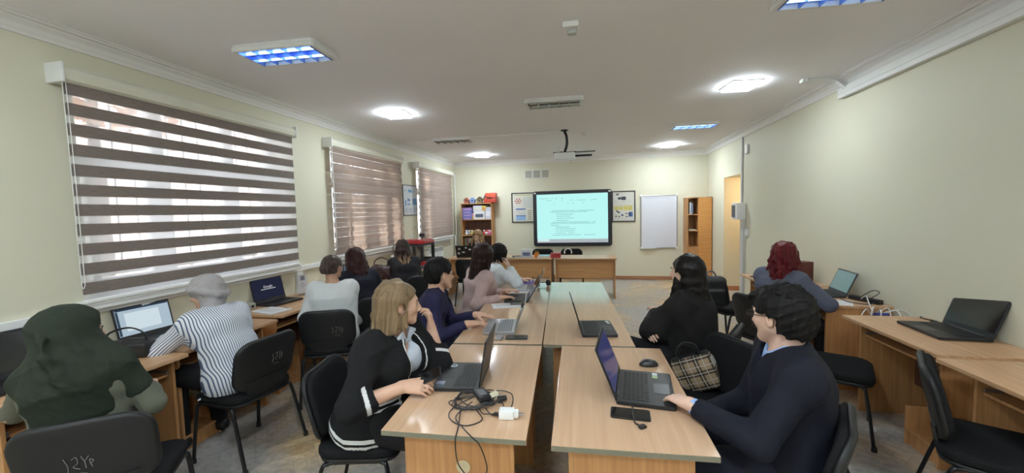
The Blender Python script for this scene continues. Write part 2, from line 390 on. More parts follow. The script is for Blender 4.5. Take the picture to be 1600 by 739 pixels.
# ------------------------------------------------------------------ cable raceways, conduit boxes
bm = B(); bx(bm, (XL+.018, (YF+4.4)/2, 1.035), (.036, 4.4-YF, .055), bev=.004); bx(bm, (XL+.008, (YF+1.9)/2, .93), (.012, 1.9-YF, .05), bev=.003)
for yy in (2.35, 3.95): bx(bm, (XL+.015, yy, .52), (.03, .09, .98), bev=.004)
bx(bm, (XL+.018, 6.7, 1.0), (.036, 4.4, .05), bev=.004); struct('trim_4', bm, M_white)
bm = B(); bx(bm, (XR-.025, (YF+4.62)/2, 2.735), (.05, 4.62-YF, .10), bev=.004)
bx(bm, (XR-.029, (YF+4.62)/2, 2.735), (.05, 4.62-YF, .018), bev=.002); struct('trim_5', bm, M_white)
bm = B(); tube(bm, [(XR-.03, 4.5, 2.76), (XR-.06, 4.52, 2.80), (XR-.10, 4.54, 2.85), (XR-.16, 4.55, 2.872), (XR-.36, 4.56, 2.872)], .03, 4, flat=.8); bx(bm, (XR-.38, 4.56, 2.88), (.05, .07, .035), bev=.004); struct('trim_6', bm, M_white)
bm = B(); bx(bm, (XR-.012, 7.3, 2.22), (.024, .055, 1.13), bev=.004); bx(bm, (XR-.02, 7.22, .78), (.04, .13, 1.5), bev=.006); struct('trim_7', bm, mat('grey_raceway', (.55, .56, .56), .4))
bm = B(); bx(bm, (-1.95, 6.33, ZC-.008), (2.85, .03, .016), bev=.003); struct('trim_8', bm, M_white)
t = thing('switch_box', 'white wall switch box with dark panel beside the doorway', 'switch box', (XR, 7.26, 1.41), 0)
bm = B(); bx(bm, (-.07, 0, .14), (.14, .24, .28), bev=.012); obj('housing', bm, M_white, t)
bm = B(); bx(bm, (-.146, .03, .14), (.012, .13, .2), bev=.004); bx(bm, (-.07, .123, .14), (.1, .008, .2), bev=.003); obj('dark_panel', bm, mat('smoked_panel', (.06, .065, .07), .25), t)
bm = B(); bx(bm, (XR-.015, 7.09, 2.56), (.03, .10, .15), bev=.006); tag(obj('junction_box', bm, M_white), 'small cream junction box high beside the grey wall conduit', 'junction box')
bm = B(); bx(bm, (XR-.015, 7.06, 1.20), (.03, .08, .12), bev=.006); tag(obj('wall_socket', bm, M_white), 'small white wall plate below the switch box', 'socket')

# ------------------------------------------------------------------ ceiling lights
def louver_light(label, x, y, rz, lit):
    t = thing('louver_light', label, 'ceiling light', (x, y, ZC), rz, 'louvred ceiling lights')
    Lx, Ly = .66, .32; h = .085
    f = B(); o_ = rrect(Lx, Ly, .03); 
    prism(f, rrect(Lx, Ly, .04), -.014, 0)
    for s in (-1, 1):
        bx(f, (0, s*(Ly/2-.014), -.030), (Lx-.02, .028, .034), bev=.008); bx(f, (s*(Lx/2-.018), 0, -.030), (.036, Ly-.02, .034), bev=.008)
    obj('housing', f, M_white, t)
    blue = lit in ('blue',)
    rf = B()
    for k in range(2): bx(rf, (0, (k-.5)*.13, -.017), (Lx-.07, .126, .004))
    obj('reflector', rf, mat('louver_reflector_'+lit, (.22, .38, .92) if blue else (.55, .50, .46), .25, .3 if blue else .9), t)  # blue glow of the lit tubes is put into the reflector colour
    lv = B()
    for k in range(6): bx(lv, (-.29+k*.116, 0, -.036), (.005, .26, .030))
    bx(lv, (0, 0, -.034), (Lx-.08, .012, .024))
    obj('louver', lv, mat('louver_blade_'+lit, (.25, .42, .95) if blue else (.5, .45, .4), .22, .6), t)  # lit blades carry the tubes' blue light in their colour
    for k in range(2):
        tb = B(); cyl(tb, (-.28, (k-.5)*.125, -.030), (.28, (k-.5)*.125, -.030), .010, n=10)
        obj('tube', tb, emis('blue_tube', (.38, .60, 1.0), TUBE) if blue else M_white, t, smooth=True)
louver_light('large louvred ceiling light with blue lit tubes, above the nearest window blind', -2.26, 2.64, .06, 'blue')
louver_light('blue lit louvred ceiling light cut by the top edge of the frame', 1.45, 2.71, .06, 'blue')
louver_light('unlit louvred ceiling light nearest the middle of the ceiling', -.42, 4.60, .03, 'off')
louver_light('unlit louvred ceiling light above the middle window', -2.31, 6.40, .05, 'off')
louver_light('blue lit louvred ceiling light toward the doorway', 1.52, 6.50, .05, 'blue')
def led(label, x, y, rear=False, k=1.):
    t = thing('led_panel', label, 'ceiling light', (x, y, ZC), .12, 'square led panels')
    f = B(); bx(f, (0, 0, -.006), (.31, .31, .012), bev=.003); obj('panel_frame', f, M_white, t)
    d = B(); bx(d, (0, 0, -.023), (.285, .285, .022), bev=.005); obj('diffuser', d, emis('led_white_rear', (.80, .92, 1.0), REAR_FILL) if rear else emis('led_white_%.1f' % k, (.84, .94, 1.0), LED*k), t)
led('glowing square led panel over the window side, nearer one', -2.38, 4.57, k=.8)
led('glowing square led panel over the right side, nearer one', 1.53, 4.56, k=.7)
led('glowing square led panel at the far end above the bookcase side', -2.37, 8.33, k=1.3)
led('glowing square led panel at the far end near the doorway', 1.52, 8.39, k=1.3)
led('glowing square led panel right above the camera', -.41, .45, True)  # this and the next four are added, out of view, to brighten the room
led('glowing square led panel behind the camera, middle row window side', -1.9, -1.2, True)
led('glowing square led panel behind the camera, middle row right side', 1.0, -1.2, True)
led('glowing square led panel behind the camera on the window side', -2.38, -3.1, True)
led('glowing square led panel behind the camera on the right side', 1.53, -3.1, True)
led('glowing square led panel near the camera on the window side', -2.38, .72, k=.5)
led('glowing square led panel near the camera on the right side', 1.53, .72, k=.5)

t = thing('motion_detector', 'small white detector on the ceiling near the camera', 'detector', (-.13, 2.76, ZC))
bm = B(); bx(bm, (0, 0, -.02), (.11, .09, .04), bev=.012); obj('base', bm, M_white, t)
bm = B(); bx(bm, (.005, .02, -.052), (.065, .05, .03), bev=.012); obj('sensor', bm, mat('grey_plastic', (.42, .42, .42), .4), t)
bm = B(); lathe(bm, [(.05, 0), (.05, -.015), (.03, -.035), (.0, -.036)], 16, (0, 0, 0)); tag(obj('smoke_detector', bm, M_white, None, (-.12, 6.6, ZC), smooth=True), 'small white smoke detector beside the projector mount', 'detector')
t = thing('projector', 'white ceiling projector hanging on a dark bracket', 'projector', (-.42, 6.28, ZC))
bm = B(); bx(bm, (0, .0, -.41), (.32, .24, .10), bev=.02); obj('body', bm, M_white, t, smooth=True)
bm = B(); lathe(bm, [(.045, 0), (.05, .03), (.035, .035)], 18); l_ = obj('lens_ring', bm, M_dmetal, t, (.08, .12, -.41), smooth=True); l_.rotation_euler.x = R(-90)
bm = B(); lathe(bm, [(.06, 0), (.06, -.012), (.03, -.02)], 16); bx(bm, (0, .0, -.345), (.36, .05, .012)); bx(bm, (-.05, .02, -.350), (.03, .24, .012)); obj('ceiling_plate', bm, M_dmetal, t)
bm = B(); tube(bm, spline([(0, 0, -.015), (.03, 0, -.10), (.035, 0, -.22), (0, 0, -.345)], 6), .022, 10); obj('pole', bm, M_dmetal, t, smooth=True)
bm = B(); tube(bm, spline([(0, 0, -.01), (-.04, .0, -.1), (-.08, .01, -.22), (-.10, -.05, -.34), (-.08, -.1, -.38)], 6), .006, 6); obj('cable', bm, M_white, t, smooth=True)
bm = B(); bx(bm, (.30, .03, -.345), (.34, .02, .014)); bx(bm, (.28, .06, -.40), (.28, .035, .03), bev=.005); obj('side_arm', bm, M_dmetal, t)
# ------------------------------------------------------------------ front of the room
rng = random.Random(11)
def strip_rows(bm, x0, x1, z, h, y, words=(.02, .07), gap=.012, fill=1.):
    x = x0
    while x < x1:
        wd = rng.uniform(*words); e = min(x+wd, x1)
        if rng.random() < fill: bx(bm, ((x+e)/2, y, z), (e-x, .0015, h))
        x = e+gap
t = thing('interactive_board', 'large black framed interactive board glowing pale turquoise with a text page', 'smart board', (-.485, YB, .79))
W_, H_ = 1.84, 1.32
bm = B(); prism(bm, rrect(W_, H_, .06, 5, 0, H_/2), 0, .055, bev=.012)
for v in bm.verts: v.co = Vector((v.co.x, -v.co.z-.012, v.co.y))
obj('frame', bm, mat('board_frame', (.016, .017, .024), .35, var=.05), t)
bm = B()
for s in (-1, 1): bx(bm, (s*(W_/2-.05), -.07, H_-.045), (.05, .012, .03), bev=.004)
obj('corner_sensor', bm, M_white, t)
bm = B(); bx(bm, (.0, -.07, .665), (1.66, .004, 1.15)); obj('screen', bm, emis('screen_turquoise', (.50, .93, .90), BOARD), t)
bm = B(); bx(bm, (.0, -.073, .13), (1.66, .003, .085)); obj('taskbar', bm, emis('taskbar_grey', (.55, .60, .63), .75), t)
bm = B(); bx(bm, (-.68, -.075, .145), (.27, .002, .05)); obj('search_field', bm, emis('field_white', (.72, .98, .96), .85), t)
bm = B()
for z, a, b_, wd in ((1.14, -.76, -.2, .7), (1.09, -.6, .6, .35), (1.085, .05, .55, .6), (1.02, -.75, .6, .2), (.12, .62, .78, 1.)):
    strip_rows(bm, a, b_, z, .011, -.075, (.015, .05), .025, wd)
for (z, a, b_) in ((.845, -.46, .52), (.815, -.50, .36), (.765, -.36, .03), (.715, -.36, -.02), (.665, -.36, .05), (.615, -.36, -.08), (.575, -.46, .55), (.545, -.50, .54), (.50, -.50, -.3), (.46, -.38, -.05), (.415, -.38, .08), (.365, -.38, .06), (.315, -.38, .06), (.27, -.46, .54)):
    strip_rows(bm, a, b_, z, .010, -.075, (.02, .07), .008, .97)
obj('text_lines', bm, emis('screen_ink', (.20, .45, .46), .8), t)
bm = B(); tube(bm, [(-.28, -.02, 0), (-.28, -.012, -.3), (-.275, -.012, -.78)], .006, 6); obj('cable', bm, M_white, t)

def framed(name, label, cat, x, z, w, h, build, fr=.022, rot=None):
    t = thing(name, label, cat, (x, YB, z))
    bm = B()
    for s in (-1, 1):
        bx(bm, (s*(w/2-fr/2), -.014, h/2), (fr, .024, h), bev=.003); bx(bm, (0, -.014, h/2+s*(h/2-fr/2)), (w-2*fr, .024, fr), bev=.003)
    obj('frame', bm, mat('black_frame', (.02, .018, .016), .35), t)
    bm = B(); bx(bm, (0, -.007, h/2), (w-fr, .008, h-fr)); obj('sheet', bm, mat('poster_paper', (.66, .66, .60), .45, var=.03), t)
    build(t, w, h); return t
def ink(name, col): return mat('print_'+name, col, .5, var=.03)
def blocks(t, nm, m, items):
    bm = B()
    for (x, z, w, h) in items: bx(bm, (x, -.0125, z), (w, .003, h))
    obj(nm, bm, m, t)
def post1(t, w, h):
    blocks(t, 'yellow_band', ink('olive', (.50, .50, .16)), [(0, .66, .42, .02)])
    blocks(t, 'blue_bar', ink('blue', (.07, .14, .42)), [(-.06, .325, .24, .03)]); blocks(t, 'blue_bar', ink('blue', (.07, .14, .42)), [(-.06, .165, .24, .02)])
    blocks(t, 'light_blue_block', ink('lightblue', (.26, .44, .70)), [(-.06, .105, .24, .10), (.09, .50, .2, .2)][:1])
    bm = B()
    for k in range(6):
        a = math.pi*k/3; ball(bm, (-.12+.065*math.cos(a), -.012, .52+.055*math.sin(a)), .022, (1, .15, .8), 10, 6)
    ball(bm, (-.12, -.012, .52), .026, (1.1, .15, .8), 10, 6); obj('red_dots', bm, ink('red', (.42, .13, .09)), t)
    bm = B()
    for k in range(9): strip_rows(bm, -.0, .22, .60-k*.028, .008, -.0125, (.02, .05))
    for k in range(5): strip_rows(bm, -.17, .05, .285-k*.02, .006, -.0125, (.02, .05), .02, .8)
    obj('text_lines', bm, ink('greyblue', (.34, .38, .46)), t)
    blocks(t, 'brown_rows', ink('brown', (.33, .28, .14)), [(.155, .08+k*.05, .09, .018) for k in range(5)])
def post2(t, w, h):
    bm = B(); bx(bm, (-.15, -.0125, .63), (.03, .003, .035), Matrix.Rotation(.5, 3, 'Y')); bx(bm, (-.12, -.0125, .635), (.02, .003, .045), Matrix.Rotation(.35, 3, 'Y'))
    for q in ((-.09, .54, .07, .05), (.0, .54, .10, .075), (-.15, .25, .04, .03), (-.11, .22, .06, .03), (-.17, .13, .04, .025), (-.1, .12, .03, .03), (.06, .19, .05, .02), (.07, .12, .05, .02), (-.03, .15, .05, .03)):
        bx(bm, (q[0], -.0125, q[1]), (q[2], .003, q[3]))
    obj('black_figures', bm, ink('black', (.04, .045, .07)), t)
    blocks(t, 'yellow_blocks', ink('yellow', (.62, .55, .16)), [(-.16, .315, .09, .08), (-.06, .315, .09, .08), (.05, .315, .09, .10), (.15, .315, .09, .10), (0, .375, .42, .006)])
    blocks(t, 'blue_block', ink('blue', (.07, .14, .42)), [(.155, .17, .09, .11)]); blocks(t, 'blue_block', ink('blue', (.07, .14, .42)), [(-.04, .16, .03, .04)])
    blocks(t, 'white_spot', ink('white', (.8, .82, .85)), [(.155, .175, .035, .045)])
    bm = B()
    for z in (.47, .09, .06): strip_rows(bm, -.2, .2, z, .008, -.0125, (.02, .05), .04, .7)
    obj('text_lines', bm, ink('greyblue', (.34, .38, .46)), t)
framed('framed_poster', 'framed poster with red dots and blue boxes, left of the glowing board', 'poster', -1.655, 1.375, .57, .72, post1)
framed('framed_poster', 'framed poster with yellow squares and black figures, right of the glowing board', 'poster', .70, 1.345, .52, .71, post2)
t = thing('whiteboard', 'blank white marker board with silver frame on the back wall', 'whiteboard', (1.47, YB, .728))
bm = B()
for s in (-1, 1): bx(bm, (s*.385, -.015, .60), (.022, .026, 1.2), bev=.005); bx(bm, (0, -.015, .60+s*.59), (.76, .026, .022), bev=.005)
obj('frame', bm, M_steel, t)
bm = B(); bx(bm, (0, -.012, .60), (.76, .012, 1.18)); obj('writing_surface', bm, mat('whiteboard_enamel', (.70, .72, .80), .22, var=.02), t)
bm = B()
for s in (-1, 1):
    for q in (.0, 1.2): bx(bm, (s*.38, -.018, q), (.05, .034, .05), bev=.008)
bx(bm, (-.2, -.05, .0), (.3, .06, .012), bev=.004); obj('corner_cap', bm, M_white, t)
bm = B(); strip_rows(bm, -.3, .25, 1.14, .012, -.0195, (.02, .06)); obj('faint_writing', bm, mat('faint_ink', (.45, .48, .56), .5), t)
for k in range(3):
    bm = B(); x = -1.51+k*.205
    t = thing('wall_vent', ['left', 'middle', 'right'][k]+' square ventilation grille of the row above the board', 'vent', (x, YB, 2.53), 0, 'wall vents')
    for s in (-1, 1): bx(bm, (s*.085, -.008, 0), (.012, .016, .19)); bx(bm, (0, -.008, s*.092), (.17, .016, .012))
    obj('frame', bm, M_white, t)
    bm = B()
    for j in range(9): bx(bm, (0, -.006, -.08+j*.02), (.165, .010, .011), Matrix.Rotation(.5, 3, 'X'))
    obj('slat', bm, mat('vent_grey', (.42, .42, .38), .5), t)

# tall half-open cabinet in the right corner
t = thing('tall_cabinet', 'tall orange beech cabinet with open shelves in the right corner', 'cabinet', (2.215, 8.98, 0))
bm = B(); bx(bm, (-.22, .19, .925), (.018, .38, 1.85)); bx(bm, (.255, .19, .925), (.018, .38, 1.85)); bx(bm, (-.005, .19, .925), (.018, .37, 1.85)); bx(bm, (.017, .19, 1.84), (.49, .40, .02)); bx(bm, (.017, .37, .92), (.47, .01, 1.84)); bx(bm, (.017, .19, .03), (.47, .37, .06)); obj('carcass', bm, M_panel, t)
for z in (1.48, 1.13, .78):
    bm = B(); bx(bm, (-.113, .19, z), (.196, .36, .018)); obj('shelf', bm, M_panel_x, t)
bm = B(); bx(bm, (.12, -.01, .93), (.262, .018, 1.80), bev=.002); dd = obj('door', bm, wood('orange_door', (.60, .27, .075), (.70, .36, .12), 'x', .38), t)
bm = B(); bx(bm, (-.113, -.01, .58), (.2, .018, .40), bev=.002); d2 = obj('drawer_front', bm, M_panel, t)
bm = B(); ball(bm, (-.113, -.03, .68), .012); obj('knob', bm, M_steel, d2, smooth=True)
bm = B(); ball(bm, (.02, -.03, .93), .012); obj('knob', bm, M_steel, dd, smooth=True)
def book(label, x, y, z, w, d, h, col, name='book', cat='book', group=None, rz=0):
    t = thing(name, label, cat, (x, y, z), rz, group)
    bm = B(); bx(bm, (0, 0, .003), (w, d, .004)); bx(bm, (0, 0, h-.003), (w, d, .004)); bx(bm, (-w/2+.002, 0, h/2), (.004, d, h-.002)); obj('cover', bm, mat('cover_%.2f_%.2f_%.2f' % col, col, .5), t)
    bm = B(); bx(bm, (.002, 0, h/2), (w-.006, d-.008, h-.008)); obj('pages', bm, mat('pages', (.75, .73, .66), .8), t)
    return t
def upright(label, x, y, z, w, d, h, col, cat='book', group=None):
    t = thing('book', label, cat, (x, y, z), 0, group)
    bm = B(); bx(bm, (-w/2+.002, 0, h/2), (.004, d, h)); bx(bm, (w/2-.002, 0, h/2), (.004, d, h)); bx(bm, (0, -d/2+.002, h/2), (w, .004, h)); obj('cover', bm, mat('cover_%.2f_%.2f_%.2f' % col, col, .5), t)
    bm = B(); bx(bm, (0, .002, h/2), (w-.008, d-.006, h-.008)); obj('pages', bm, mat('pages', (.75, .73, .66), .8), t)
upright('white book standing on the top open shelf of the corner cabinet', 2.05, 9.1, 1.489, .035, .2, .26, (.72, .74, .78))
upright('blue book standing on the top open shelf of the corner cabinet', 2.09, 9.1, 1.489, .03, .2, .24, (.25, .35, .55))
book('dark book lying on the middle shelf of the corner cabinet', 2.10, 9.12, 1.139, .15, .22, .03, (.05, .09, .12))

# bookcase on the left with its toys and boxes
t = thing('bookcase', 'open beech bookcase full of boxes and toys behind the teacher', 'bookcase', (-2.75, 9.06, 0))
bm = B()
for s in (-1, 1): bx(bm, (s*.375, .155, .935), (.02, .31, 1.87))
bx(bm, (0, .155, 1.86), (.77, .33, .02)); bx(bm, (0, .155, .05), (.73, .3, .1)); obj('carcass', bm, M_panel, t)
bm = B(); bx(bm, (0, .302, .98), (.73, .008, 1.75)); obj('back_panel', bm, M_dwood, t)
for z in (.42, .80, 1.09, 1.47):
    bm = B(); bx(bm, (0, .15, z), (.73, .29, .018)); obj('shelf', bm, M_panel_x, t)
def pack(name, label, cat, x, y, z, w, d, h, col, stripe=None, group=None):
    t = thing(name, label, cat, (x, y, z), 0, group)
    bm = B(); bx(bm, (0, 0, h/2), (w, d, h), bev=.004); obj('carton', bm, mat('carton_%.2f_%.2f_%.2f' % col, col, .5), t)
    bm = B(); bx(bm, (0, -d/2-.001, h*.45), (w*.7, .003, h*.4)); obj('printed_front', bm, mat('cartonprint_%.2f_%.2f_%.2f' % (stripe or col), stripe or col, .5), t)
    return t
bz = 1.479
for k in range(4): pack('game_box', ['lowest', 'second', 'third', 'top'][k]+' violet box of the pile at the left of the bookcase top shelf', 'box', -2.98, 9.17, bz+k*.072, .24, .22, .07, [(.16, .17, .5), (.22, .22, .52), (.14, .2, .5), (.3, .22, .5)][k], (.5, .35, .6), 'violet boxes on the bookcase')
pack('game_box', 'white box with dark pattern in the middle of the bookcase top shelf', 'box', -2.68, 9.17, bz, .28, .2, .20, (.72, .72, .74), (.10, .12, .18))
pack('game_box', 'pale box lying on the patterned box, bookcase top shelf', 'box', -2.72, 9.17, bz+.2, .22, .2, .13, (.62, .62, .7), (.70, .68, .55))
pack('game_box', 'yellow box lying on the patterned box, bookcase top shelf', 'box', -2.56, 9.17, bz+.2, .10, .2, .12, (.66, .52, .1), (.7, .3, .1))
pack('game_box', 'light grey box at the right end of the bookcase top shelf', 'box', -2.46, 9.17, bz, .14, .2, .29, (.55, .56, .66), (.75, .75, .8))
def toy(label, x, y, z, c1, c2, s=1., name='toy_figure'):
    t = thing(name, label, 'toy', (x, y, z), 0)
    bm = B(); ball(bm, (0, 0, .035*s), .035*s, (1, .8, 1)); obj('body', bm, mat('toy_%.2f_%.2f_%.2f' % c1, c1, .4), t, smooth=True)
    bm = B(); ball(bm, (0, 0, .088*s), .027*s); ball(bm, (-.02*s, 0, .11*s), .01*s); ball(bm, (.02*s, 0, .11*s), .01*s); obj('head', bm, mat('toy_%.2f_%.2f_%.2f' % c2, c2, .4), t, smooth=True)
toy('yellow and pink toy in front of the violet boxes', -2.85, 9.10, bz, (.7, .45, .1), (.75, .25, .4), 1.3)
for (lb, x, a, b_) in (('white toy', -3.03, (.7, .7, .72), (.6, .6, .66)), ('grey toy', -2.96, (.4, .4, .45), (.7, .68, .66)), ('yellow toy', -2.89, (.65, .5, .12), (.7, .6, .3)), ('red toy', -2.58, (.6, .06, .06), (.7, .5, .45)), ('white and red toy', -2.52, (.75, .74, .72), (.6, .08, .08)), ('pink toy', -2.46, (.75, .22, .42), (.78, .4, .5)), ('magenta toy', -2.41, (.6, .12, .4), (.8, .5, .6))):
    toy(lb+' on the bookcase shelf beside the teacher head', x, 9.12, 1.099, a, b_, 1.05)
for k in range(5): upright(['brown', 'green', 'dark red', 'grey', 'tan'][k]+' book standing on the bookcase shelf left of the teacher', -3.06+k*.036, 9.16, .809, .03, .2, .22, [(.25, .15, .08), (.15, .25, .15), (.3, .07, .06), (.3, .3, .32), (.45, .35, .22)][k], 'book', None)
def birdhouse(label, x, c1, c2, s=1.):
    t = thing('birdhouse', label, 'birdhouse', (x, 9.2, 1.871), 0)
    bm = B(); prism(bm, [(-.05*s, 0), (.05*s, 0), (.05*s, .07*s), (0, .115*s), (-.05*s, .07*s)], -.05*s, .05*s)
    for v in bm.verts: v.co = Vector((v.co.x, v.co.z, v.co.y))
    obj('house_body', bm, mat('bird_%.2f_%.2f_%.2f' % c1, c1, .6), t)
    bm = B()
    for s_ in (-1, 1): bx(bm, (s_*.031*s, 0, .098*s), (.09*s, .13*s, .008), Matrix.Rotation(s_*.73, 3, 'Y'))
    obj('roof', bm, mat('bird_%.2f_%.2f_%.2f' % c2, c2, .6), t)
    bm = B(); cyl(bm, (0, -.051*s, .055*s), (0, -.047*s, .055*s), .016*s); obj('entrance_hole', bm, M_black, t)
birdhouse('red birdhouse at the left on top of the bookcase', -3.02, (.35, .12, .09), (.48, .16, .1), 1.1)
birdhouse('blue birdhouse on top of the bookcase', -2.87, (.2, .3, .6), (.3, .42, .7), 1.1)
birdhouse('brown birdhouse on top of the bookcase, right of the blue one', -2.69, (.22, .17, .1), (.12, .09, .06), 1.2)
bm = B(); bx(bm, (0, 0, .012), (.12, .07, .024), bev=.006); tube(bm, spline([(0, 0, .02), (-.03, 0, .09), (.0, 0, .17), (.02, 0, .22)], 6), [.02]*9+[.014]*9+[.006], 8); bx(bm, (.06, 0, .05), (.10, .05, .06), bev=.01)
tag(obj('plane_model', bm, mat('dark_green_plastic', (.06, .09, .08), .5), None, (-2.56, 9.2, 1.871), smooth=True), 'dark little model standing between birdhouse and red case', 'model')
t = thing('tool_case', 'red plastic case on the right end of the bookcase top', 'case', (-2.42, 9.2, 1.871))
bm = B(); bx(bm, (0, 0, .055), (.30, .2, .11), bev=.02); obj('base', bm, mat('red_case', (.42, .05, .03), .4), t, smooth=True)
bm = B(); bx(bm, (.02, 0, .175), (.27, .2, .13), bev=.03); obj('lid', bm, mat('red_orange_case', (.55, .09, .05), .4), t, smooth=True)
bm = B(); bx(bm, (.0, -.104, .11), (.12, .012, .03), bev=.004); obj('latch', bm, M_black, t)

# radiator and pipe under the far window
t = thing('radiator', 'white panel radiator under the farthest window', 'radiator', (XL+.07, 7.75, .3))
bm = B()
for k in range(10): bx(bm, (.03, -.36+k*.08, .3), (.09, .07, .6), bev=.02)
obj('section', bm, M_white, t, smooth=True)
bm = B(); bx(bm, (.03, 0, .61), (.1, .8, .02), bev=.004)
for k in range(18): bx(bm, (.078, -.36+k*.042, .56), (.004, .02, .06))
obj('top_grille', bm, mat('grille_grey', (.45, .45, .44), .5), t)
bm = B(); cyl(bm, (XL+.06, 9.18, 0), (XL+.06, 9.18, 1.1), .02); cyl(bm, (XL+.06, 9.26, 0), (XL+.06, 9.26, 2.6), .016); struct('trim_9', bm, M_white, smooth=True)
# poster on the left wall
t = thing('wall_poster', 'white info poster with blue pictures on the wall between the two closed blinds', 'poster', (XL, 6.91, 1.63))
bm = B(); bx(bm, (.006, 0, .275), (.008, .56, .55), bev=.002); obj('sheet', bm, mat('poster_white', (.66, .70, .76), .4), t)
bm = B()
for s in (-1, 1): bx(bm, (.006, s*.285, .275), (.014, .014, .57)); bx(bm, (.006, 0, .275+s*.28), (.014, .57, .014))
obj('frame', bm, M_black, t)
bm = B()
for (y, z, w, h) in ((.17, .25, .16, .12), (-.07, .28, .1, .05), (-.07, .2, .1, .03), (.0, .45, .14, .05), (-.2, .22, .04, .1)): bx(bm, (.012, y, z), (.003, w, h))
obj('blue_pictures', bm, ink('midblue', (.12, .3, .52)), t)
bm = B()
for k in range(8):
    for q in range(3): bx(bm, (.012, -.18+q*.17+rng.uniform(-.02, .02), .05+k*.016+(.3 if k > 5 else 0)), (.002, rng.uniform(.06, .14), .006))
obj('text_lines', bm, ink('greyblue', (.34, .38, .46)), t)

# ------------------------------------------------------------------ front desks (back to front of the class)
def front_desk(label, xa, xb):
    t = thing('front_desk', label, 'desk', ((xa+xb)/2, 7.53, 0), 0, 'desks in front of the board'); L = xb-xa
    bm = B(); bx(bm, (0, .01, .739), (L, .62, .022), bev=.003); obj('desktop', bm, M_beech_x, t)
    for s in (-1, 1):
        bm = B(); bx(bm, (s*(L/2-.035), .02, .364), (.02, .52, .728), bev=.002); obj('side_panel', bm, M_panel, t)
    bm = B(); bx(bm, (0, -.17, .55), (L-.09, .018, .36), bev=.002); obj('modesty_panel', bm, M_panel_x, t)
front_desk('front desk at the left with the stickered laptop on it', -2.86, -1.62)
front_desk('front desk in the middle with boxes and orange cup on it', -1.61, -.755)
front_desk('front desk on the right with bare greenish-lit top', -.725, .418)
pack('leaflet_box', 'white and blue leaflet box standing on the middle front desk', 'box', -1.26, 7.42, .75, .2, .12, .16, (.62, .64, .68), (.12, .16, .3))
t = thing('orange_cup', 'orange cup on the middle front desk beside the leaflet box', 'cup', (-1.06, 7.38, .75))
bm = B(); lathe(bm, [(.035, 0), (.045, .01), (.05, .09), (.046, .09), (.04, .012), (0, .011)], 18); obj('body', bm, mat('orange_plastic', (.75, .22, .03), .4), t, smooth=True)
bm = B()
for k in range(3): cyl(bm, (.0, 0, .012), (-.03+.03*k, .01, .13), .005, n=6)
obj('pencil', bm, mat('pencil_yellow', (.6, .4, .1), .5), t)
book('light blue book lying on the middle front desk', -.93, 7.42, .75, .22, .2, .045, (.28, .55, .66))
t = thing('red_box', 'small dark red box on the right end of the middle front desk', 'box', (-.70, 7.40, .75)); bm = B(); bx(bm, (0, 0, .035), (.19, .15, .07), bev=.006); obj('base', bm, mat('dark_red_card', (.36, .03, .03), .5), t); bm = B(); bx(bm, (0, 0, .075), (.195, .155, .02), bev=.005); obj('lid', bm, mat('dark_red_card', (.36, .03, .03), .5), t)
book('dark book lying beside the leaflet box', -1.45, 7.42, .75, .16, .2, .03, (.08, .08, .09), rz=.4)
book('tan notebook lying at the left of the dark book', -1.60, 7.36, .75, .15, .2, .02, (.5, .42, .3), rz=-.2)
# ------------------------------------------------------------------ chairs
M_fab = mat('black_upholstery', (.009, .009, .010), .9, var=.3, scale=260, bump=.25, bscale=420, spec=.2)
M_shell = mat('black_shell_plastic', (.007, .007, .008), .55, var=.15, scale=70, bump=.08, bscale=300)
def shaped_pad(poly, t0, t1, fn, rings=(1., .985, .94, .7, .35)):
    """closed cushion: outline scaled inward in rings, top and bottom offsets t1 / -t0, placed by fn(u, v, w)"""
    bm = B(); n = len(poly); prof = []
    for k, s in enumerate(rings): prof.append((s, t1*(0.35, .75, 1, 1.05, 1.06)[k]))
    low = [(s, -t0*(0.35, .8, 1, 1, 1)[k]) for k, s in enumerate(rings)]
    R_ = []
    for s, h in low[::-1]+prof: R_.append([bm.verts.new(fn(x*s, y*s, h)) for x, y in poly])
    for A, Z in zip(R_, R_[1:]):
        for k in range(n): bm.faces.new((A[k], A[(k+1) % n], Z[(k+1) % n], Z[k]))
    a = bm.verts.new(fn(0, 0, low[0][1])); b_ = bm.verts.new(fn(0, 0, prof[-1][1]))
    a.co = fn(0, 0, low[-1][1]); b_.co = fn(0, 0, prof[-1][1])
    for k in range(n): bm.faces.new((R_[0][(k+1) % n], R_[0][k], a)); bm.faces.new((R_[-1][k], R_[-1][(k+1) % n], b_))
    return bm
def back_fn(u, v, w_):
    # u across, v up from back centre, w forward; leans back, curved in plan, sits at y=-.235
    lean = R(13); z = .665+v*math.cos(lean); y = -.225-v*math.sin(lean)-.0*v+.55*u*u - .5*max(0, -v-.05)**2
    return Vector((u*(1+.10*v), y+w_*math.cos(lean), z+w_*math.sin(lean)))
OUT_B = rrect(.455, .35, .10, 6)
OUT_S = [(x*(1+.10*y), y) for x, y in rrect(.455, .42, .09, 6)]
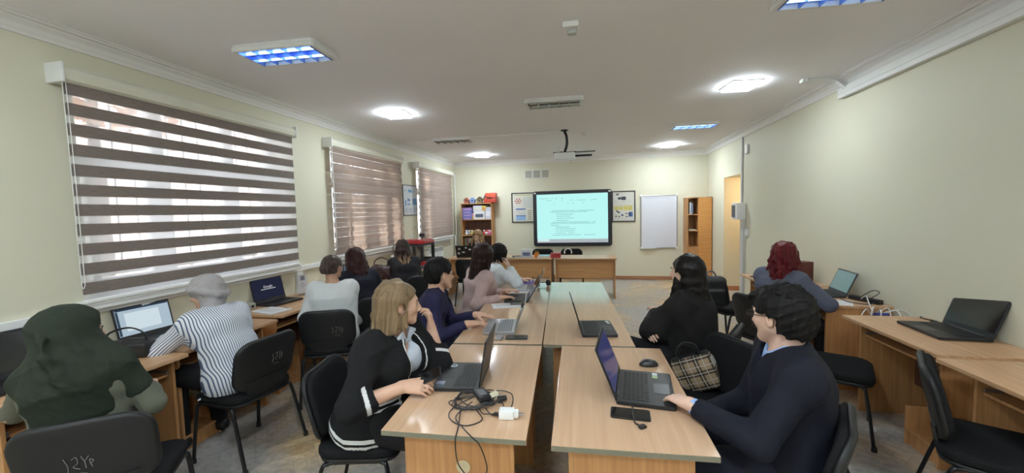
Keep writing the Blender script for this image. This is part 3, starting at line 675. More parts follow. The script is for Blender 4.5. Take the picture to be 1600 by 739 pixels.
def make_chair():
    t = thing('office_chair', 'x', 'chair', (0, 0, 0), 0, 'black stacking chairs')
    obj('seat', shaped_pad(OUT_S, .018, .03, lambda u, v, w_: Vector((u, v, .448+w_-.25*max(0, v-.12)**2*4))), M_fab, t, smooth=True, auto=False)
    obj('seat_shell', shaped_pad([(x*.97, y*.97) for x, y in OUT_S], .022, .004, lambda u, v, w_: Vector((u, v, .424+w_))), M_shell, t, smooth=True, auto=False)
    obj('backrest', shaped_pad([(x*.94, y*.92) for x, y in OUT_B], .0, .03, lambda u, v, w_: back_fn(u, v, w_)), M_fab, t, smooth=True, auto=False)
    obj('back_shell', shaped_pad(OUT_B, .022, .004, back_fn), M_shell, t, smooth=True, auto=False)
    for s in (-1, 1):
        for (yt, yf) in ((.15, .205), (-.15, -.265)):
            bm = B(); tube(bm, spline([(s*.238, yf, .008), (s*.222, yt+(yf-yt)*.2, .36), (s*.212, yt*.93, .402), (s*.205, yt*.6, .408)], 6), .0125, 10, flat=.8)
            lg = obj('leg', bm, M_dmetal, t, smooth=True)
            bm = B(); cyl(bm, (s*.238, yf, 0), (s*.237, yf, .03), .017, .015); obj('foot_cap', bm, M_black, lg, smooth=True)
    bm = B()
    for s in (-1, 1): tube(bm, [(s*.205, -.12, .408), (s*.205, .12, .408)], .012, 8)
    for y in (-.1, .1): tube(bm, [(-.21, y, .405), (.21, y, .405)], .011, 8)
    obj('under_frame', bm, M_dmetal, t, smooth=True)
    bm = B(); tube(bm, spline([(0, -.10, .412), (0, -.165, .416), (0, -.196, .44), (0, -.204, .50), (0, -.216, .56)], 6), [.13]*12+[.145]*6+[.16]*6+[.165], 16, flat=.07, up=(0, 0, 1)); obj('back_bracket', bm, M_shell, t, smooth=True)
    return t
CH0 = make_chair(); CH_N = [0]
def chair(label, x, y, yaw, mark=None):
    """yaw in degrees: 0 faces the board (+y), positive turns left"""
    if CH_N[0] == 0:
        CH0.location = (x, y, 0); CH0.rotation_euler.z = R(yaw); CH0['label'] = label; c = CH0
    else: c = dup(CH0, (x, y, 0), R(yaw), label)
    CH_N[0] += 1; c['_mark'] = mark or ''
    del c['_mark']
    return c
def chalk(c, kind, dx=0., dz=0.):
    bm = B(); r = random.Random(kind)
    def st(*p): tube(bm, spline([tuple(back_fn(dx+u*.75, dz+v*.75, -.0245)) for u, v in p], 5), .0015, 5)
    st((-.05, .06), (-.04, .01), (-.045, -.03)); st((-.02, .05), (.0, .06), (.0, .02), (-.02, .0), (.005, -.02)); st((.02, .06), (.03, .03), (.05, .055)); st((.03, .03), (.03, -.02)); st((-.03, -.05), (.0, -.045), (.03, -.055)); st((.05, .0), (.065, .02), (.05, .03), (.055, -.02))
    obj('painted_mark', bm, mat('chalk_paint', (.20, .20, .19), .8), c)

# ------------------------------------------------------------------ meeting tables
M_top = wood('beech_table_top', (.57, .365, .225), (.645, .425, .27), 'y', .13, .5)
M_top.node_tree.nodes['Principled BSDF'].inputs['Coat Weight'].default_value = .5; M_top.node_tree.nodes['Principled BSDF'].inputs['Coat Roughness'].default_value = .09
def table(label, corners, ends=(.1, .1)):
    """corners: near-left, near-right, far-right, far-left on the floor plan"""
    c = [Vector((x, y, 0)) for x, y in corners]; ctr = sum(c, Vector())/4
    ax = ((c[3]+c[2])-(c[0]+c[1])); L = ax.length/2; rz = math.atan2(-ax.x, ax.y)
    Wd = ((c[1]-c[0]).length+(c[2]-c[3]).length)/2
    t = thing('meeting_table', label, 'table', (ctr.x, ctr.y, 0), rz, 'meeting tables pushed together')
    M = Matrix.Rotation(-rz, 3, 'Z'); P = [M @ (v-ctr) for v in c]
    bm = B(); prism(bm, [(p.x, p.y) for p in P], .7285, .75, bev=.0015); obj('tabletop', bm, M_top, t)
    bm = B(); d = P[1]-P[0]; a = math.atan2(d.y, d.x); m_ = (P[0]+P[1])/2
    bx(bm, (m_.x+.0004*math.sin(a), m_.y-.0016, .7392), (d.length-.003, .0025, .0195), Matrix.Rotation(a, 3, 'Z')); obj('raw_edge', bm, M_raw, t)
    for s, e in ((-1, ends[0]), (1, ends[1])):
        bm = B(); bx(bm, (0, s*(L/2-e), .364), (Wd-.13, .018, .728), bev=.0015); ep = obj('end_panel', bm, M_panel, t)
    bm = B(); bx(bm, (0, 0, .53), (.018, L-ends[0]-ends[1]-.018, .36), bev=.0015); obj('stretcher_panel', bm, M_panel_x, t)
    bm = B(); lathe(bm, [(.028, 0), (.030, .004), (.018, .005), (.012, .003)], 18); g = obj('cable_grommet', bm, mat('grommet', (.62, .52, .34), .5), t, (.02, -L/2+ends[0]-.009, .56), smooth=True); g.rotation_euler.x = R(90)
TA, TB, TC, TD = (-.864, 1.408), (-.263, 1.433), (-.337, 2.500), (-.942, 2.455)
table('near left meeting table with the tangled black cable on it', [TA, TB, TC, TD])
table('near right meeting table with the black laptop and computer mouse', [(-.165, 1.415), (.432, 1.443), (.405, 2.545), (-.208, 2.519)])
def lerp(a, b_, t): return (a[0]+(b_[0]-a[0])*t, a[1]+(b_[1]-a[1])*t)
S0, S1 = (-.338, 2.530), (-.520, 4.80); E0, E1 = (.258, 2.565), (.095, 4.83); W0, W1 = (-.945, 2.482), (-1.12, 4.74)
SM = lerp(S0, S1, .5); EM = lerp(E0, E1, .5); WM = lerp(W0, W1, .5)
g_ = .004
table('middle right meeting table with the open laptop facing the woman in black', [(S0[0]+g_, S0[1]), E0, EM, (SM[0]+g_, SM[1])])
table('far right meeting table shining green from the board', [(SM[0]+g_, SM[1]+g_), (EM[0], EM[1]+g_), E1, (S1[0]+g_, S1[1])])
table('middle left meeting table under the silver laptop', [W0, (S0[0]-g_, S0[1]), (SM[0]-g_, SM[1]), WM])
table('far left meeting table with white papers and purple folder', [(WM[0], WM[1]+g_), (SM[0]-g_, SM[1]+g_), (S1[0]-g_, S1[1]), W1])

# ------------------------------------------------------------------ computer desks along both walls
def pc_desk(label, side, xf, y0, y1, ov0=.12, ov1=.04, group='computer desks along the walls'):
    """side +1: against the right wall, -1: left wall; xf = front edge x"""
    xw = XR-.004 if side > 0 else XL+.004; D_ = abs(xw-xf)
    t = thing('computer_desk', label, 'desk', (xf, (y0+y1)/2, 0), 0, group); L = y1-y0
    def X(d): return side*d           # d = distance from the front edge towards the wall
    bm = B(); bx(bm, (X(D_/2), 0, .739), (D_, L, .022), bev=.0025); obj('desktop', bm, M_beech, t)
    ya, yb = -L/2+ov0, L/2-ov1
    for y in (ya, yb):
        bm = B(); bx(bm, (X(.11+(D_-.11)/2), y, .364), (D_-.11, .018, .728), bev=.0015); obj('side_panel', bm, M_panel, t)
    bm = B(); bx(bm, (X(D_-.08), (ya+yb)/2, .48), (.016, yb-ya-.018, .48), bev=.0015); obj('back_panel', bm, M_dwood, t)
    bm = B(); bx(bm, (X(.11+.19), (ya+yb)/2, .615), (.36, yb-ya-.06, .016), bev=.002)
    tr = obj('keyboard_tray', bm, M_panel, t)
    for y in (ya+.022, yb-.022):
        bm = B(); bx(bm, (X(.3), y, .622), (.34, .012, .03), bev=.002); obj('runner', bm, M_steel, tr)
    bm = B(); bx(bm, (X(.11+.23), ya+.15, .10), (.42, .26, .018), bev=.0015); bx(bm, (X(.15), ya+.15, .046), (.018, .26, .09), bev=.0015); bx(bm, (X(.11+.23), ya+.28, .13), (.42, .018, .26), bev=.0015); obj('low_shelf', bm, M_panel, t)
pc_desk('computer desk at the right wall cut by the right frame edge', 1, 1.88, 1.72, 2.585, .12, .10)
pc_desk('computer desk at the right wall with the large open black laptop', 1, 1.925, 2.64, 3.52)
pc_desk('computer desk at the right wall with papers and power strip', 1, 1.88, 3.835, 4.72, .03, .04)
pc_desk('farthest computer desk at the right wall beyond the red haired woman', 1, 1.875, 4.74, 5.56)
pc_desk('near left computer desk beside the green headscarf', -1, -2.64, 1.22, 2.05, .04, .02)
pc_desk('computer desk at the left wall under the striped shirt elbows', -1, -2.70, 2.07, 2.87, .04, .06)
pc_desk('computer desk at the left wall with the dark laptop and white sheets', -1, -2.755, 2.975, 3.85, .04, .04)
pc_desk('computer desk at the left wall in front of the dark blazer', -1, -2.70, 3.87, 4.70, .04, .04)
pc_desk('computer desk at the left wall in front of the woman in black velvet', -1, -2.74, 4.74, 5.72, .04, .04)
pc_desk('computer desk at the left wall carrying the red printer', -1, -2.66, 5.75, 7.02, .04, .04)
# ------------------------------------------------------------------ implicit-surface modeller for people, bags, hair
V3 = lambda *a: np.array(a, dtype=np.float64)
def unit(v): v = np.asarray(v, float); return v/max(np.linalg.norm(v), 1e-9)
class Sdf:
    def __init__(s): s.ops = []
    def seg(s, a, b, ra, rb=None, k=.02, lat=None, fa=1., fb=None, op='+'):
        a, b = np.asarray(a, float), np.asarray(b, float); rb = ra if rb is None else rb; fb = fa if fb is None else fb
        m = max(ra, rb)*max(1, fa, fb); s.ops.append((op, 'seg', k, np.minimum(a, b)-m, np.maximum(a, b)+m, (a, b, ra, rb, None if lat is None else np.asarray(lat, float), fa, fb))); return s
    def ell(s, c, r, Rm=None, k=.02, op='+'):
        c = np.asarray(c, float); r = np.asarray(r, float); m = r.max(); s.ops.append((op, 'ell', k, c-m, c+m, (c, r, Rm))); return s
    def box(s, c, h, Rm=None, rd=.01, k=.01, op='+'):
        c = np.asarray(c, float); h = np.asarray(h, float); m = np.linalg.norm(h); s.ops.append((op, 'box', k, c-m, c+m, (c, h, Rm, rd))); return s
    def path(s, pts, rr, k=.02, lat=None, f=1., op='+'):
        n = len(pts); rr = rr if hasattr(rr, '__len__') else [rr]*n
        for i in range(n-1): s.seg(pts[i], pts[i+1], rr[i], rr[i+1], k, lat, f, f, op)
        return s
    def cut(s, n, p):                     # remove the half space on the n side of p
        s.ops.append(('cut', 'pl', 0, None, None, (unit(n), np.asarray(p, float)))); return s
def _eval(kind, d, P):
    if kind == 'seg':
        a, b, ra, rb, lat, fa, fb = d; ab = b-a; L2 = max(ab@ab, 1e-12); v = P-a
        t = np.clip(v@ab/L2, 0, 1); c = v-t[..., None]*ab; r = ra+(rb-ra)*t
        if lat is None: return np.sqrt((c*c).sum(-1))-r
        f = fa+(fb-fa)*t; ax = ab/math.sqrt(L2); la = unit(lat-ax*(lat@ax)); de = np.cross(ax, la)
        u = c@la; w_ = c@de; z = c@ax; ry = r*f; rz = np.minimum(r, ry)
        k0 = np.sqrt((u/r)**2+(w_/ry)**2+(z/rz)**2); k1 = np.sqrt((u/r**2)**2+(w_/ry**2)**2+(z/rz**2)**2)
        return np.where(k1 > 1e-6, k0*(k0-1)/np.maximum(k1, 1e-6), -rz)
    if kind == 'ell':
        c, r, Rm = d; q = P-c
        if Rm is not None: q = q@Rm
        k0 = np.sqrt(((q/r)**2).sum(-1)); k1 = np.sqrt(((q/r**2)**2).sum(-1))
        return np.where(k1 > 1e-6, k0*(k0-1)/np.maximum(k1, 1e-6), -r.min())
    c, h, Rm, rd = d; q = P-c
    if Rm is not None: q = q@Rm
    q = np.abs(q)-(h-rd); return np.sqrt((np.maximum(q, 0)**2).sum(-1))+np.minimum(q.max(-1), 0)-rd
def _run(ops, P, half):
    """P (Nb,n,3) blocks; half = block half diagonal"""
    D = np.full(P.shape[:2], .6); cen = P.mean(1)
    for op, kind, k, lo, hi, d in ops:
        if op == 'cut': D = np.maximum(D, (P-d[1])@d[0]); continue
        mg = half+k+.035
        sel = np.all((cen > lo-mg) & (cen < hi+mg), axis=1)
        if not sel.any(): continue
        e = _eval(kind, d, P[sel]); A = D[sel]
        if op == '-': A, e = -A, e
        if k > 0:
            h = np.clip(.5+.5*(A-e)/k, 0, 1); m = A+(e-A)*h-k*h*(1-h)
        else: m = np.minimum(A, e)
        D[sel] = -m if op == '-' else m
    return D
def sdf_mesh(name, S, h, disp=None, smooth=2, mats=(), paint=None, pat=None):
    ops = S.ops; bs = 8
    los = [o[3] for o in ops if o[0] == '+']; his = [o[4] for o in ops if o[0] == '+']
    lo = np.min(los, 0)-.02; hi = np.max(his, 0)+.02
    nb = np.ceil((hi-lo)/(h*bs)).astype(int)
    gi = np.stack(np.meshgrid(*[np.arange(n) for n in nb], indexing='ij'), -1).reshape(-1, 3)
    cen = lo+(gi*bs+bs/2-.5)*h; half = h*bs*.87
    Dc = np.concatenate([_run(ops, cen[i:i+20000, None, :], 2*half)[:, 0] for i in range(0, len(cen), 20000)])
    act = np.abs(Dc) < half*1.45+.012
    vol = np.where(Dc < 0, -1., 1.).astype(np.float32).reshape(nb)
    vol = np.broadcast_to(vol[:, None, :, None, :, None], (nb[0], bs, nb[1], bs, nb[2], bs)).copy()
    off = np.stack(np.meshgrid(*[np.arange(bs)]*3, indexing='ij'), -1).reshape(-1, 3)
    ga = gi[act]
    for i in range(0, len(ga), 1500):
        g = ga[i:i+1500]; P = lo+(g[:, None, :]*bs+off[None])*h
        D = _run(ops, P, half)
        if disp is not None:
            m = np.abs(D) < .03
            D[m] += disp(P[m])
        vol[g[:, 0], :, g[:, 1], :, g[:, 2], :] = D.reshape(-1, bs, bs, bs)
    vol = vol.reshape(nb*bs)
    # surface nets
    s = vol < 0; sh = np.array(vol.shape)-1
    cnt = np.zeros(sh, np.int8); cor = [(i, j, k) for i in (0, 1) for j in (0, 1) for k in (0, 1)]
    sl = lambda a, c: a[c[0]:c[0]+sh[0], c[1]:c[1]+sh[1], c[2]:c[2]+sh[2]]
    for c in cor: cnt += sl(s, c)
    cell = np.argwhere((cnt > 0) & (cnt < 8)); idx = np.full(sh, -1, np.int32)
    idx[cell[:, 0], cell[:, 1], cell[:, 2]] = np.arange(len(cell))
    vals = {c: vol[cell[:, 0]+c[0], cell[:, 1]+c[1], cell[:, 2]+c[2]].astype(np.float64) for c in cor}
    acc = np.zeros((len(cell), 3)); num = np.zeros(len(cell))
    for a in cor:
        for ax in range(3):
            if a[ax]: continue
            b = tuple(a[q]+(q == ax) for q in range(3)); va, vb = vals[a], vals[b]; m = (va < 0) != (vb < 0)
            t = va[m]/(va[m]-vb[m]); p = np.tile(np.array(a, float), (m.sum(), 1)); p[:, ax] = t
            acc[m] += p; num[m] += 1
    V = lo+(cell+acc/num[:, None])*h
    F = []
    for ax in range(3):
        o1, o2 = [(1, 2), (2, 0), (0, 1)][ax]
        A = [slice(None)]*3; Bq = [slice(None)]*3; A[ax] = slice(0, -1); Bq[ax] = slice(1, None)
        d0 = s[tuple(A)]; d1 = s[tuple(Bq)]; e = np.argwhere(d0 != d1)
        e = e[(e[:, o1] > 0) & (e[:, o2] > 0) & (e[:, o1] < sh[o1]) & (e[:, o2] < sh[o2])]
        ins = d0[e[:, 0], e[:, 1], e[:, 2]]
        def cid(da, db):
            q = e.copy(); q[:, o1] += da; q[:, o2] += db; return idx[q[:, 0], q[:, 1], q[:, 2]]
        q = np.stack([cid(-1, -1), cid(0, -1), cid(0, 0), cid(-1, 0)], 1)
        q[~ins] = q[~ins][:, ::-1]; F.append(q)
    F = np.concatenate(F); F = F[(F >= 0).all(1)]
    E_ = np.concatenate([F[:, [0, 1]], F[:, [1, 2]], F[:, [2, 3]], F[:, [3, 0]]])
    for it in range(smooth):
        a = np.zeros_like(V); n = np.zeros(len(V))
        for x, y in ((0, 1), (1, 0)):
            n += np.bincount(E_[:, x], minlength=len(V))
            for q in range(3): a[:, q] += np.bincount(E_[:, x], V[E_[:, y], q], len(V))
        V = V+(a/np.maximum(n, 1)[:, None]-V)*(.55 if it % 2 == 0 else -.30 if smooth > 3 else .4)
    me = bpy.data.meshes.new(name); me.vertices.add(len(V)); me.vertices.foreach_set('co', V.ravel().astype(np.float32))
    me.loops.add(len(F)*4); me.loops.foreach_set('vertex_index', F.ravel().astype(np.int32))
    me.polygons.add(len(F)); me.polygons.foreach_set('loop_start', np.arange(0, len(F)*4, 4, dtype=np.int32))
    for m in mats: me.materials.append(m)
    if paint is not None:
        me.polygons.foreach_set('material_index', paint(V[F].mean(1)).astype(np.int32))
    me.update(calc_edges=True)
    me.polygons.foreach_set('use_smooth', np.ones(len(F), dtype=bool))
    if pat is not None:
        a = me.attributes.new('pat', 'FLOAT', 'POINT'); a.data.foreach_set('value', pat(V).astype(np.float32))
    return me
def folds(seed, amp, freq, dirs=None, warp=.6):
    """cloth creases: ridged waves in a few directions with slow warping"""
    r = np.random.default_rng(seed); K = []
    for i in range(5):
        d = unit(r.normal(size=3) if dirs is None else np.asarray(dirs[i % len(dirs)], float)+r.normal(size=3)*.35); K.append((d*freq*r.uniform(.6, 1.5), r.uniform(0, 6.3), unit(r.normal(size=3))*freq*.35, r.uniform(0, 6.3)))
    def f(P):
        o = np.zeros(P.shape[:-1])
        for d, p, w_, q in K:
            ph = P@d+p+warp*2*np.sin(P@w_+q); m = .5+.5*np.sin(P@w_*.8+q*2)
            o += (1-np.abs(np.sin(ph)))**2*m-.28
        return -o*amp*.6
    return f

# ------------------------------------------------------------------ person materials
def skin(name, col):
    m = mat(name, col, .5, var=.06, scale=40, spec=.35, bump=.04, bscale=300)
    b = m.node_tree.nodes['Principled BSDF']; b.inputs['Subsurface Weight'].default_value = .08; b.inputs['Subsurface Radius'].default_value = (.02, .008, .004); b.inputs['Subsurface Scale'].default_value = .5
    return m
def cloth(name, col, rough=.85, var=.12, scale=90, bump=.25, sheen=0.): return mat(name, col, rough, var=var, scale=scale, bump=bump, bscale=scale*4, sheen=sheen, spec=.25)
def hair_mat(name, c1, c2, rough=.36, tip=None):
    if name in MATS: return MATS[name]
    m, n, l, b = nt(name); at = n.new('ShaderNodeAttribute'); at.attribute_name = 'pat'; tc = n.new('ShaderNodeTexCoord')
    sp = n.new('ShaderNodeSeparateXYZ'); l.new(tc.outputs['Object'], sp.inputs[0])
    cb = n.new('ShaderNodeCombineXYZ'); l.new(at.outputs['Fac'], cb.inputs[0])
    mz = n.new('ShaderNodeMath'); mz.operation = 'MULTIPLY'; mz.inputs[1].default_value = .06; l.new(sp.outputs[2], mz.inputs[0]); l.new(mz.outputs[0], cb.inputs[1])
    ns = n.new('ShaderNodeTexNoise'); ns.inputs['Scale'].default_value = 26; ns.inputs['Detail'].default_value = 7; ns.inputs['Roughness'].default_value = .7; l.new(cb.outputs[0], ns.inputs['Vector'])
    col = ramp(n, l, ns.outputs['Fac'], [(.35, c1), (.68, c2)])
    if tip:
        mr = n.new('ShaderNodeMapRange'); mr.inputs[1].default_value = tip[1]; mr.inputs[2].default_value = tip[2]; l.new(sp.outputs[2], mr.inputs[0])
        mx = n.new('ShaderNodeMixRGB'); mx.inputs['Color2'].default_value = (*tip[0], 1); l.new(mr.outputs[0], mx.inputs['Fac']); l.new(col, mx.inputs['Color1']); col = mx.outputs[0]
    l.new(col, b.inputs['Base Color']); b.inputs['Roughness'].default_value = rough; b.inputs['Specular IOR Level'].default_value = .15
    bp = n.new('ShaderNodeBump'); bp.inputs['Strength'].default_value = .55; bp.inputs['Distance'].default_value = .006
    l.new(ns.outputs['Fac'], bp.inputs['Height']); l.new(bp.outputs['Normal'], b.inputs['Normal'])
    MATS[name] = m; return m
def stripe_mat(name, base, line, period, duty):
    m, n, l, b = nt(name); at = n.new('ShaderNodeAttribute'); at.attribute_name = 'pat'
    d = n.new('ShaderNodeMath'); d.operation = 'DIVIDE'; d.inputs[1].default_value = period; l.new(at.outputs['Fac'], d.inputs[0])
    f = n.new('ShaderNodeMath'); f.operation = 'FRACT'; l.new(d.outputs[0], f.inputs[0])
    col = ramp(n, l, f.outputs[0], [(0, line), (duty, line), (min(duty+.06, .99), base), (.94, base)])
    l.new(col, b.inputs['Base Color']); b.inputs['Roughness'].default_value = .8; return m
# ------------------------------------------------------------------ people
def rotm(yaw, pitch, roll):
    """columns: right, forward, up. yaw left+, pitch up+, roll to the right+"""
    m = Matrix.Rotation(yaw, 3, 'Z') @ Matrix.Rotation(pitch, 3, 'X') @ Matrix.Rotation(roll, 3, 'Y'); return np.array(m)
def head_ops(S, hc, H, neck, s=1., nose=1., ear=True, jaw=1.):
    h = lambda x, y, z: hc+H@(np.array([x, y, z])*s)
    S.seg(neck, h(0, -.025, -.05), .060*s, .052*s, .03)
    S.ell(h(0, -.012, .03), np.array([.075, .096, .082])*s, H, .03)
    S.ell(h(0, .025, -.012), np.array([.064, .066, .075])*s, H, .03)
    S.seg(h(0, .03, -.03), h(0, .060, -.082), .054*s*jaw, .026*s*jaw, .025)
    for q in (-1, 1):
        S.seg(h(q*.052, .0, -.035), h(q*.018, .066, -.085), .022*s*jaw, .02*s, .02)
        S.ell(h(q*.034, .058, -.020), np.array([.026, .024, .026])*s, H, .02)
        S.seg(h(q*.012, .084, .028), h(q*.046, .070, .026), .010*s, .008*s, .012)
        S.ell(h(q*.032, .094, .006), np.array([.016, .014, .012])*s, H, .012, '-')
        S.ell(h(q*.013, .096, -.034), np.array([.009, .011, .008])*s, H, .008)
        if ear:
            S.ell(h(q*.078, -.010, -.006), np.array([.010, .018, .028])*s, H@rotm(q*.35, 0, 0), .008)
            S.ell(h(q*.090, -.006, -.002), np.array([.008, .011, .018])*s, H, .005, '-')
    S.seg(h(0, .088, .014), h(0, .088+.022*nose, -.028), .009*s, .0125*s, .010)
    S.ell(h(0, .085, -.052), np.array([.025, .014, .0075])*s, H, .007); S.ell(h(0, .083, -.064), np.array([.022, .014, .008])*s, H, .007)
    S.ell(h(0, .098, -.0575), np.array([.022, .010, .0018])*s, H, .004, '-')
    return h
def hand_ops(S, W, d, pn, side, curl=(.5, .5, .5, .5), s=1., thumb=(.6, .75, 0.), spread=.06):
    d = unit(d); pn = unit(np.asarray(pn)-d*(np.asarray(pn)@d)); th = np.cross(d, pn)*side
    S.seg(W-d*.02, W+d*.03*s, .026*s, .033*s, .015, th, .78, .62); S.seg(W+d*.03*s, W+d*.082*s, .036*s, .040*s, .012, th, .48, .36)
    tips = []
    for i, (o, L, r) in enumerate(((.030, .070, .0088), (.010, .078, .009), (-.010, .072, .0086), (-.029, .056, .0076))):
        p = W+d*(.084-.004*(i == 3)-.004*(i == 0))*s+th*o*s; dd = unit(d+th*spread*(1.5-i)*.7); c = curl[i]; a = 0
        for q, (fr, cw) in enumerate(((.44, .55), (.31, 1.0), (.25, .7))):
            a += c*cw; v = dd*math.cos(a)+pn*math.sin(a); e = p+v*L*fr*s
            S.seg(p, e, (r-.0006*q)*s, (r-.0006*(q+1))*s, .005); p = e
        tips.append(p)
    p = W+d*.022*s+th*.026*s; v = unit(d*thumb[0]+th*thumb[1]+pn*(.25+thumb[2]))
    S.seg(p, p+v*.044*s, .014*s, .0115*s, .012); p = p+v*.044*s
    v = unit(v+d*.35+pn*thumb[2]); S.seg(p, p+v*.032*s, .0112*s, .010*s, .004); p = p+v*.032*s; v = unit(v+d*.3); S.seg(p, p+v*.024*s, .010*s, .0085*s, .004)
    return tips
def ik(S, W, l1, l2, pole):
    v = W-S; D = np.linalg.norm(v); D2 = min(D, (l1+l2)*.999); u = v/D
    a = (l1*l1-l2*l2+D2*D2)/(2*D2); hh = math.sqrt(max(l1*l1-a*a, 0)); p = np.asarray(pole, float); p = p-u*(p@u)
    E = S+u*a+unit(p)*hh; return E, E+unit(W-E)*min(l2, np.linalg.norm(W-E)+1e-6) if D > l1+l2 else W
PEOPLE = {}
class Person:
    def __init__(s, label, x, y, yaw, sc=1., w=1., lean=6, side=0, twist=0, look=(0, 0, 0), fwd=.02, hw=.148, hands=None, sk=None, h=.005, male=False, seat=.482, knee=(.43, .13), legs=None, tilt=0, neck=.155, bust=1., hd=1., group=None):
        s.root = thing('person', label, 'person', (x, y, 0), R(yaw)); s.x, s.y, s.yaw = x, y, R(yaw); s.sc = sc; s.w = w; s.h = h; s.male = male
        s.T = np.array(Matrix.Rotation(-s.yaw, 3, 'Z')); s.sk = sk
        a = R(lean); b = R(side); sp = lambda ang, L: np.array([math.sin(b)*L, math.sin(ang)*L, math.cos(ang)*math.cos(b)*L])
        s.P = V3(0, 0, seat+.085); s.wa = s.P+sp(a*.55, .165*sc); s.ch = s.wa+sp(a*1.0, .165*sc); s.nb = s.ch+sp(a*1.25+.05, .125*sc)
        s.U = unit(s.nb-s.ch); tw = R(twist); s.lat = np.array([math.cos(tw), math.sin(tw), -math.sin(b)*1.0]); s.lat = unit(s.lat-s.U*(s.lat@s.U)); s.lat0 = V3(1, 0, 0)
        s.latm = unit(s.lat+s.lat0); s.fr = np.cross(s.U, s.lat)
        hw *= sc; s.hw = hw; s.sh = {1: s.nb-s.U*.040*sc+s.lat*hw, -1: s.nb-s.U*.040*sc-s.lat*hw}
        nv = unit(np.array([math.sin(b)*.5, math.sin(a*.45)+fwd/.15, 1.0])); s.hc = s.nb+nv*neck*sc
        s.H = rotm(R(look[0])-s.yaw, R(look[1]), R(look[2])); s.hs = sc*(1.02 if male else .97)*hd
        s.arm = {}
        for k, q in (hands or {}).items():
            sd = 1 if k == 'R' else -1; W = s.loc(q['w']); pole = q.get('pole'); pole = s.T@np.asarray(pole, float) if pole is not None else V3(sd*.30, -.25, -1)
            E, W = ik(s.sh[sd], W, .285*sc, .25*sc, pole); d = s.T@unit(q['d']) if 'd' in q else unit(W-E); pn = s.T@np.asarray(q.get('pn', (0, 0, -1)), float)
            s.arm[sd] = dict(E=E, W=W, d=d, pn=pn, curl=q.get('curl', (.35, .35, .4, .45)), thumb=q.get('thumb', (.6, .75, 0)))
        s.leg = {}
        for sd in (1, -1):
            hp = s.P+V3(sd*.085*w, .02, -.01); kn = V3(sd*knee[1], knee[0], seat+.06); an = V3(sd*(knee[1]+.0), knee[0]-.02, .085)
            if legs and sd in legs: kn, an = [s.loc(q) for q in legs[sd]]
            s.leg[sd] = (hp, kn, an)
        s.bust = 0 if male else bust
        PEOPLE[label] = s
    def loc(s, p): p = np.asarray(p, float); return s.T@(p-V3(s.x, s.y, 0))
    def wor(s, p): return s.T.T@np.asarray(p)+V3(s.x, s.y, 0)
    def torso(s, S, o=0., k=.04, down=0.):
        w, sc = s.w, s.sc
        S.seg(s.P-V3(0, .01, .01+down), s.wa, (.168*w+o), (.142*w+o), k, s.lat0, .72, .70)
        S.seg(s.wa, s.ch, (.142*w+o), (.158*w+o), k, s.latm, .72, .70)
        S.seg(s.ch, s.nb-s.U*.07*sc, (.158*w+o), (.125*w+o), k, s.lat, .70, .62)
        for q in (-1, 1):
            S.seg(s.nb-s.U*.015, s.sh[q], .048*sc+o, .050*sc+o, k); S.seg(s.ch+s.lat*q*.09*w, s.sh[q]-s.U*.02, .072*w+o, .050*sc+o, k)
            S.ell(s.P+V3(q*.085*w, -.03, -.01), np.array([.10*w, .115*w, .095])+o, None, k)
            if s.bust: S.ell(s.ch+s.U*.0+s.lat*q*.078*w+s.fr*.085*w, (np.array([.068, .06, .07])*w*s.bust+o), None, k)
    def arms(s, S, o=0., to=1., k=.02, scale=1.):
        for sd, A in s.arm.items():
            E = A['E']; W = A['W']; up = s.sh[sd]; r0, r1, r2, r3 = [q*s.sc*scale*(s.w**.5) for q in (.049, .041, .039, .026)]
            S.seg(up, E, r0+o, r1+o, k)
            t = min(max(to, .01), 1); e = E+(W-E)*t; S.seg(E, e, r2+.002+o, r2+(r3-r2)*t+o, k)
    def legs_(s, S, o=0., k=.03, to=1.):
        for sd, (hp, kn, an) in s.leg.items():
            S.seg(hp, kn, .092*s.w+o, .062*s.w+o, k); S.seg(kn, kn+(an-kn)*to, .060*s.w+o, (.060+(.042-.060)*to)*s.w+o, k)
    def body(s, face=True, lips=(.45, .2, .18)):
        S = Sdf(); s.torso(S, -.012); s.arms(S, 0.); s.legs_(S, -.008)
        for sd, A in s.arm.items(): hand_ops(S, A['W'], A['d'], A['pn'], sd, A['curl'], s.sc*(1.06 if s.male else .97), A['thumb'])
        for sd, (hp, kn, an) in s.leg.items(): S.seg(an, an+V3(0, .15, -.045), .038, .03, .03)
        h = head_ops(S, s.hc, s.H, s.nb-s.U*.03, s.hs, jaw=1.06 if s.male else .97); s.hp = h
        lipm = mat('lip_%.2f_%.2f' % lips[:2], lips, .4, var=.04)
        def paint(Q):
            q = (Q-s.hc)@s.H/s.hs
            return ((np.abs(q[:, 0])/.024)**2+((q[:, 2]+.058)/.0135)**2 < 1) & (q[:, 1] > .07)
        s.bo = obj('body', sdf_mesh('body', S, s.h, mats=[s.sk, lipm], paint=paint, smooth=2), None, s.root)
        if face:
            for q in (-1, 1):
                bm = B(); ball(bm, tuple(h(q*.031, .0735, .006)), .0125*s.hs, u=12, v=8); e = obj('eye', bm, mat('eye_white', (.5, .48, .45), .25, var=.01), s.root, smooth=True)
                bm = B(); fwd = s.H@V3(0, 1, 0); p = h(q*.031, .0735, .006); ball(bm, tuple(p+fwd*.0072*s.hs), .0070*s.hs, u=10, v=6); obj('iris', bm, mat('iris_dark', (.03, .018, .012), .2), e, smooth=True)
                bm = B(); tube(bm, [tuple(h(q*a, y, z)) for a, y, z in ((.013, .0955, .026), (.03, .0945, .033), (.05, .078, .026))], [.0035, .004, .002], 6, flat=.6); obj('eyebrow', bm, mat('brow_dark', (.02, .014, .01), .7), s.root)
